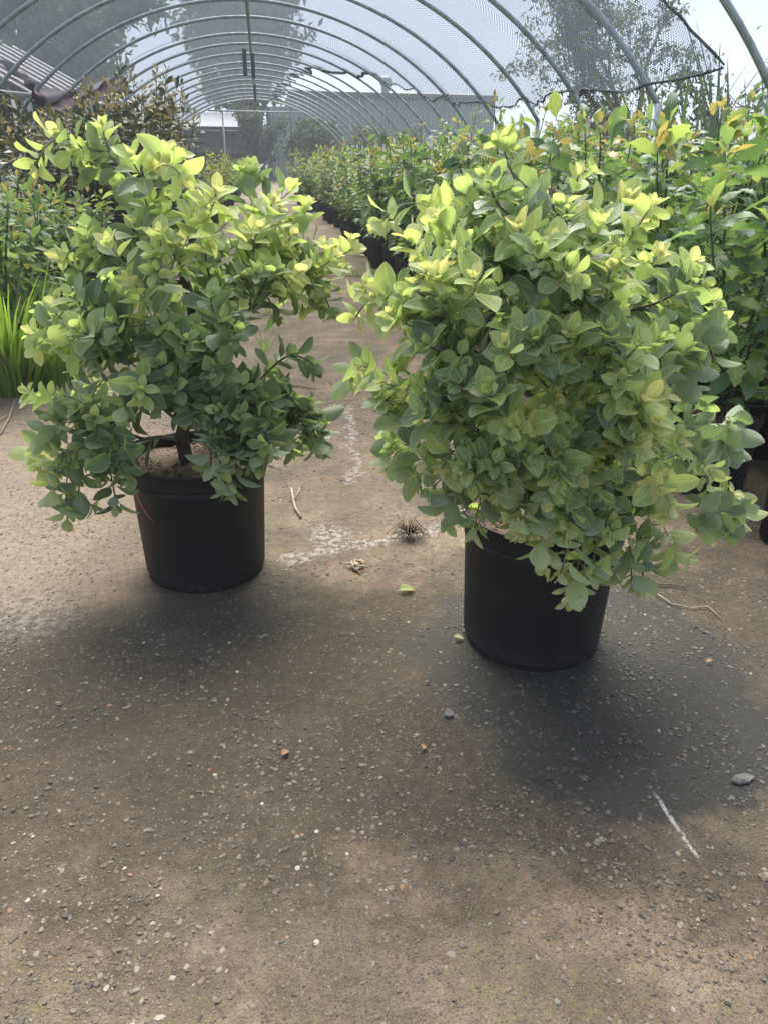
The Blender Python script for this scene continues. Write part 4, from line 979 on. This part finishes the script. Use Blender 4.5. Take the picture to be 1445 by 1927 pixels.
for i, (u, v, Y, n, h, lb) in enumerate(((1300, 150, 7.6, 46, 2.4, 'clump of tall reeds behind the right end of the net'), (1372, 150, 7.0, 22, 2.75, 'tallest strappy reeds in front of the bare hoop'), (1440, 150, 7.4, 24, 2.6, 'strappy reeds at the far right edge behind the plants'), (1230, 150, 8.6, 40, 2.1, 'shorter reeds beside the sparse tree behind the net'))):
    p = at(u, v, Y); o = thing('reed_clump', lb, 'reeds', (p[0], p[1], 0), 'reeds right of the tunnel'); lv = Leaves('grass')
    for q in range(n):
        ax = np.array([rng.normal(0, .12), rng.normal(0, .1), 1.0]); lv.add((rng.normal(0, .2), rng.normal(0, .15), 0), ax, rng.normal(0, 1, 3), h*random.uniform(.55, 1.0), 1, 0)
    f = lv.joined('blades', o, range(n), np.zeros(3)); f['kind'] = 'stuff'

# ------------------------------------------------------------------ single leaves: those that show largest become parts of their plant
def visible_pixels():
    ZW, ZH = int(PW/2), int(PH/2); zb = np.full((ZH, ZW), 1e9, np.float32); ib = np.full((ZH, ZW), -1, np.int32)
    gid = 0; spans = []
    for (o, lv, base, mx) in PLANTS:
        P, X, A, Nn = lv.arrays(); n = len(P); spans.append((gid, n))
        wv = np.array([SHAPES[lv.kind][v][0][:, 0].max() for v in lv.var])[:, None]
        pts = np.stack([P, P+A*.45+X*wv, P+A*.97, P+A*.45-X*wv], 1); pr = project(pts.reshape(-1, 3)).reshape(n, 4, 3); pr[..., :2] /= 2
        for i in range(n):
            q = pr[i]
            if q[:, 2].min() < .2: continue
            x0, x1, y0, y1 = int(max(0, q[:, 0].min())), int(min(ZW-1, q[:, 0].max())), int(max(0, q[:, 1].min())), int(min(ZH-1, q[:, 1].max()))
            if x1 < x0 or y1 < y0 or (x1-x0 < 2 and y1-y0 < 2): continue
            yy, xx = np.mgrid[y0:y1+1, x0:x1+1]; xx = xx+.5; yy = yy+.5; pos = np.ones(xx.shape, bool); neg = pos.copy()
            for k in range(4):
                ax, ay = q[k, :2]; bx, by = q[(k+1) % 4, :2]; cr = (bx-ax)*(yy-ay)-(by-ay)*(xx-ax); pos &= cr >= 0; neg &= cr <= 0
            m = (pos | neg) & (zb[y0:y1+1, x0:x1+1] > q[:, 2].mean())
            if m.any(): zb[y0:y1+1, x0:x1+1][m] = q[:, 2].mean(); ib[y0:y1+1, x0:x1+1][m] = gid+i
        gid += n
    return spans, np.bincount(ib[ib >= 0], minlength=gid)
spans, count = visible_pixels()
for (o, lv, base, mx), (g0, n) in zip(PLANTS, spans):
    c = count[g0:g0+n]; order = np.argsort(-c); single = [int(i) for i in order[:mx] if c[i] >= 18]
    P, X, A, Nn = lv.arrays()
    for i in single:
        ob = bpy.data.objects.new('leaf', leaf_mesh(lv.kind, lv.var[i], lv.mat[i])); COL.objects.link(ob); ob.parent = o
        x, a, nn, p = X[i], A[i], Nn[i], P[i]-base
        ob.matrix_local = Matrix(((x[0], a[0], nn[0], p[0]), (x[1], a[1], nn[1], p[1]), (x[2], a[2], nn[2], p[2]), (0, 0, 0, 1)))
    rest = np.setdiff1d(np.arange(n), single)
    f = lv.joined('foliage', o, rest, base)
    if f: f['kind'] = 'stuff'

# ------------------------------------------------------------------ small things lying about
def gp(u, v): p = onground(u, v); return (p[0], p[1], .003)
def litter_leaf(u, v, size, mat, label, rz, tilt=.15, group=None, var=2):
    V, UV, Fq = SHAPES['felt'][var]; o = bpy.data.objects.new('fallen_leaf', npmesh('fallen_leaf', V*size, Fq, [mat], UV)); COL.objects.link(o)
    o.location = np.array(gp(u, v))+np.array([0, 0, .006]); o.rotation_euler = (tilt, .2, rz); return tag(o, label, 'leaf', group)
litter_leaf(748, 1116, .058, LEAF['felt'][2], 'pale green fallen leaf on the path between the pots', -1.45)
litter_leaf(852, 1202, .03, LEAF['felt'][3], 'small cream fallen leaf beside the base of the right pot', -2.0)
litter_leaf(565, 706, .05, LEAF['felt'][3], 'cream fallen leaf on the path behind the left shrub', -1.4)
litter_leaf(530, 1427, .025, M['orange_leaf'], 'orange scrap of leaf on the path in front of the left pot', -.8)
litter_leaf(795, 1417, .022, M['orange_leaf'], 'orange scrap of leaf at the edge of the wet patch', -.3, var=4)
litter_leaf(1325, 1251, .022, M['orange_leaf'], 'tan scrap of leaf on the wet patch right of the pot', -1.2, var=5)
def stick(name, label, cat, lines, mat):
    b = MB(); o0 = np.array(lines[0][0][0])
    for pts, r in lines: b.tube([np.array(p)-o0 for p in pts], r, 6)
    return tag(b.build(name, mat, None, True, o0), label, cat)
def gz(u, v, z=.008): p = onground(u, v); return np.array([p[0], p[1], z])
stick('twig', 'pale forked twig on the path right of the left pot', 'twig', [([gz(549, 922), gz(553, 945), gz(556, 958), gz(567, 977)], [.004, .005, .005, .005]), ([gz(553, 945, .009), gz(561, 938, .02), gz(565, 931, .03)], [.0035, .003, .002])], M['twig'])
stick('twig', 'long thin dark twig lying on the path behind the left shrub', 'twig', [([gz(505, 726), gz(560, 729), gz(597, 735)], [.004, .004, .003])], M['dead_root'])
stick('twig', 'wiry grey twig on the wet concrete right of the right pot', 'twig', [([gz(1232, 1120), gz(1262, 1140), gz(1300, 1148), gz(1330, 1145), gz(1355, 1168)], [.002, .002, .002, .002, .0015])], M['twig'])
stick('twig', 'short dark twig under the drooping leaves of the right shrub', 'twig', [([gz(1235, 1104), gz(1265, 1104), gz(1290, 1110)], [.003, .003, .002])], M['dead_root'])
stick('twig', 'crossed dry stalks on the ground below the grass clump', 'twig', [([gz(2, 820), gz(18, 790), gz(30, 760, .02)], [.004, .004, .003]), ([gz(-6, 800, .012), gz(14, 785, .012)], [.003, .003])], M['twig'])
c = gz(768, 1012, .012); ls = []
for i in range(46):
    a = random.uniform(0, 6.28); L = random.uniform(.03, .085); d = np.array([math.cos(a)*L, math.sin(a)*L*.8, 0])
    ls.append(([c, c+d*.5+[0, 0, random.uniform(.01, .05)], c+d+[0, 0, random.uniform(-.006, .015)]], [.0028, .002, .001]))
stick('dead_weed', 'dead brown weed clump pulled up on the path between the pots', 'dead weed', ls, M['dead_root'])
c = gz(672, 1068, .008); ls = [([c+rng.normal(0, .015, 3)*[1, 1, .2], c+rng.normal(0, .02, 3)*[1, 1, .3]+[0, 0, .008], c+rng.normal(0, .02, 3)*[1, 1, .2]], [.003, .004, .002]) for _ in range(14)]
stick('dead_weed', 'small curl of dry roots in front of the lime stain', 'dead weed', ls, M['twig'])
rk_ = MB(); W, F_, _ = chips(1, (0, 0), (0, 0), 1, 1, 1); W = W[0]*np.array([.05, .026, .05]); W[:, 2] -= W[:, 2].min(); rk_.add(W, [tuple(q) for q in F_])
tag(rk_.build('stone', M['rock'], None, False, gp(1394, 1470)), 'loose grey stone at the right edge of the path', 'stone')
W, F_, _ = chips(1, (0, 0), (0, 0), 1, 1, 1); W = W[0]*np.array([.026, .028, .03]); W[:, 2] -= W[:, 2].min(); rk2 = MB(); rk2.add(W, [tuple(q) for q in F_])
tag(rk2.build('stone', M['rock'], None, False, gp(843, 1346)), 'small grey stone on the left rim of the wet patch', 'stone')
# pink string hanging over the rim of the left pot
a, b_ = at(247, 885, 2.10), at(288, 981, 2.075)
pts = bez(a, at(250, 925, 2.07), at(268, 960, 2.05), b_, 10)
s_ = MB(); s_.tube([p-a for p in pts], .0017, 5); tag(s_.build('string', M['pink'], None, True, a), 'pink plastic string hanging down the side of the left pot', 'string')
tg = at(862, 970, 1.63); b = MB(); b.box((0, 0, 0), (.045, .002, .02), .5); tag(b.build('plant_tag', M['tag'], None, False, tg), 'small grey plastic tag at the rim of the right pot', 'plant tag')
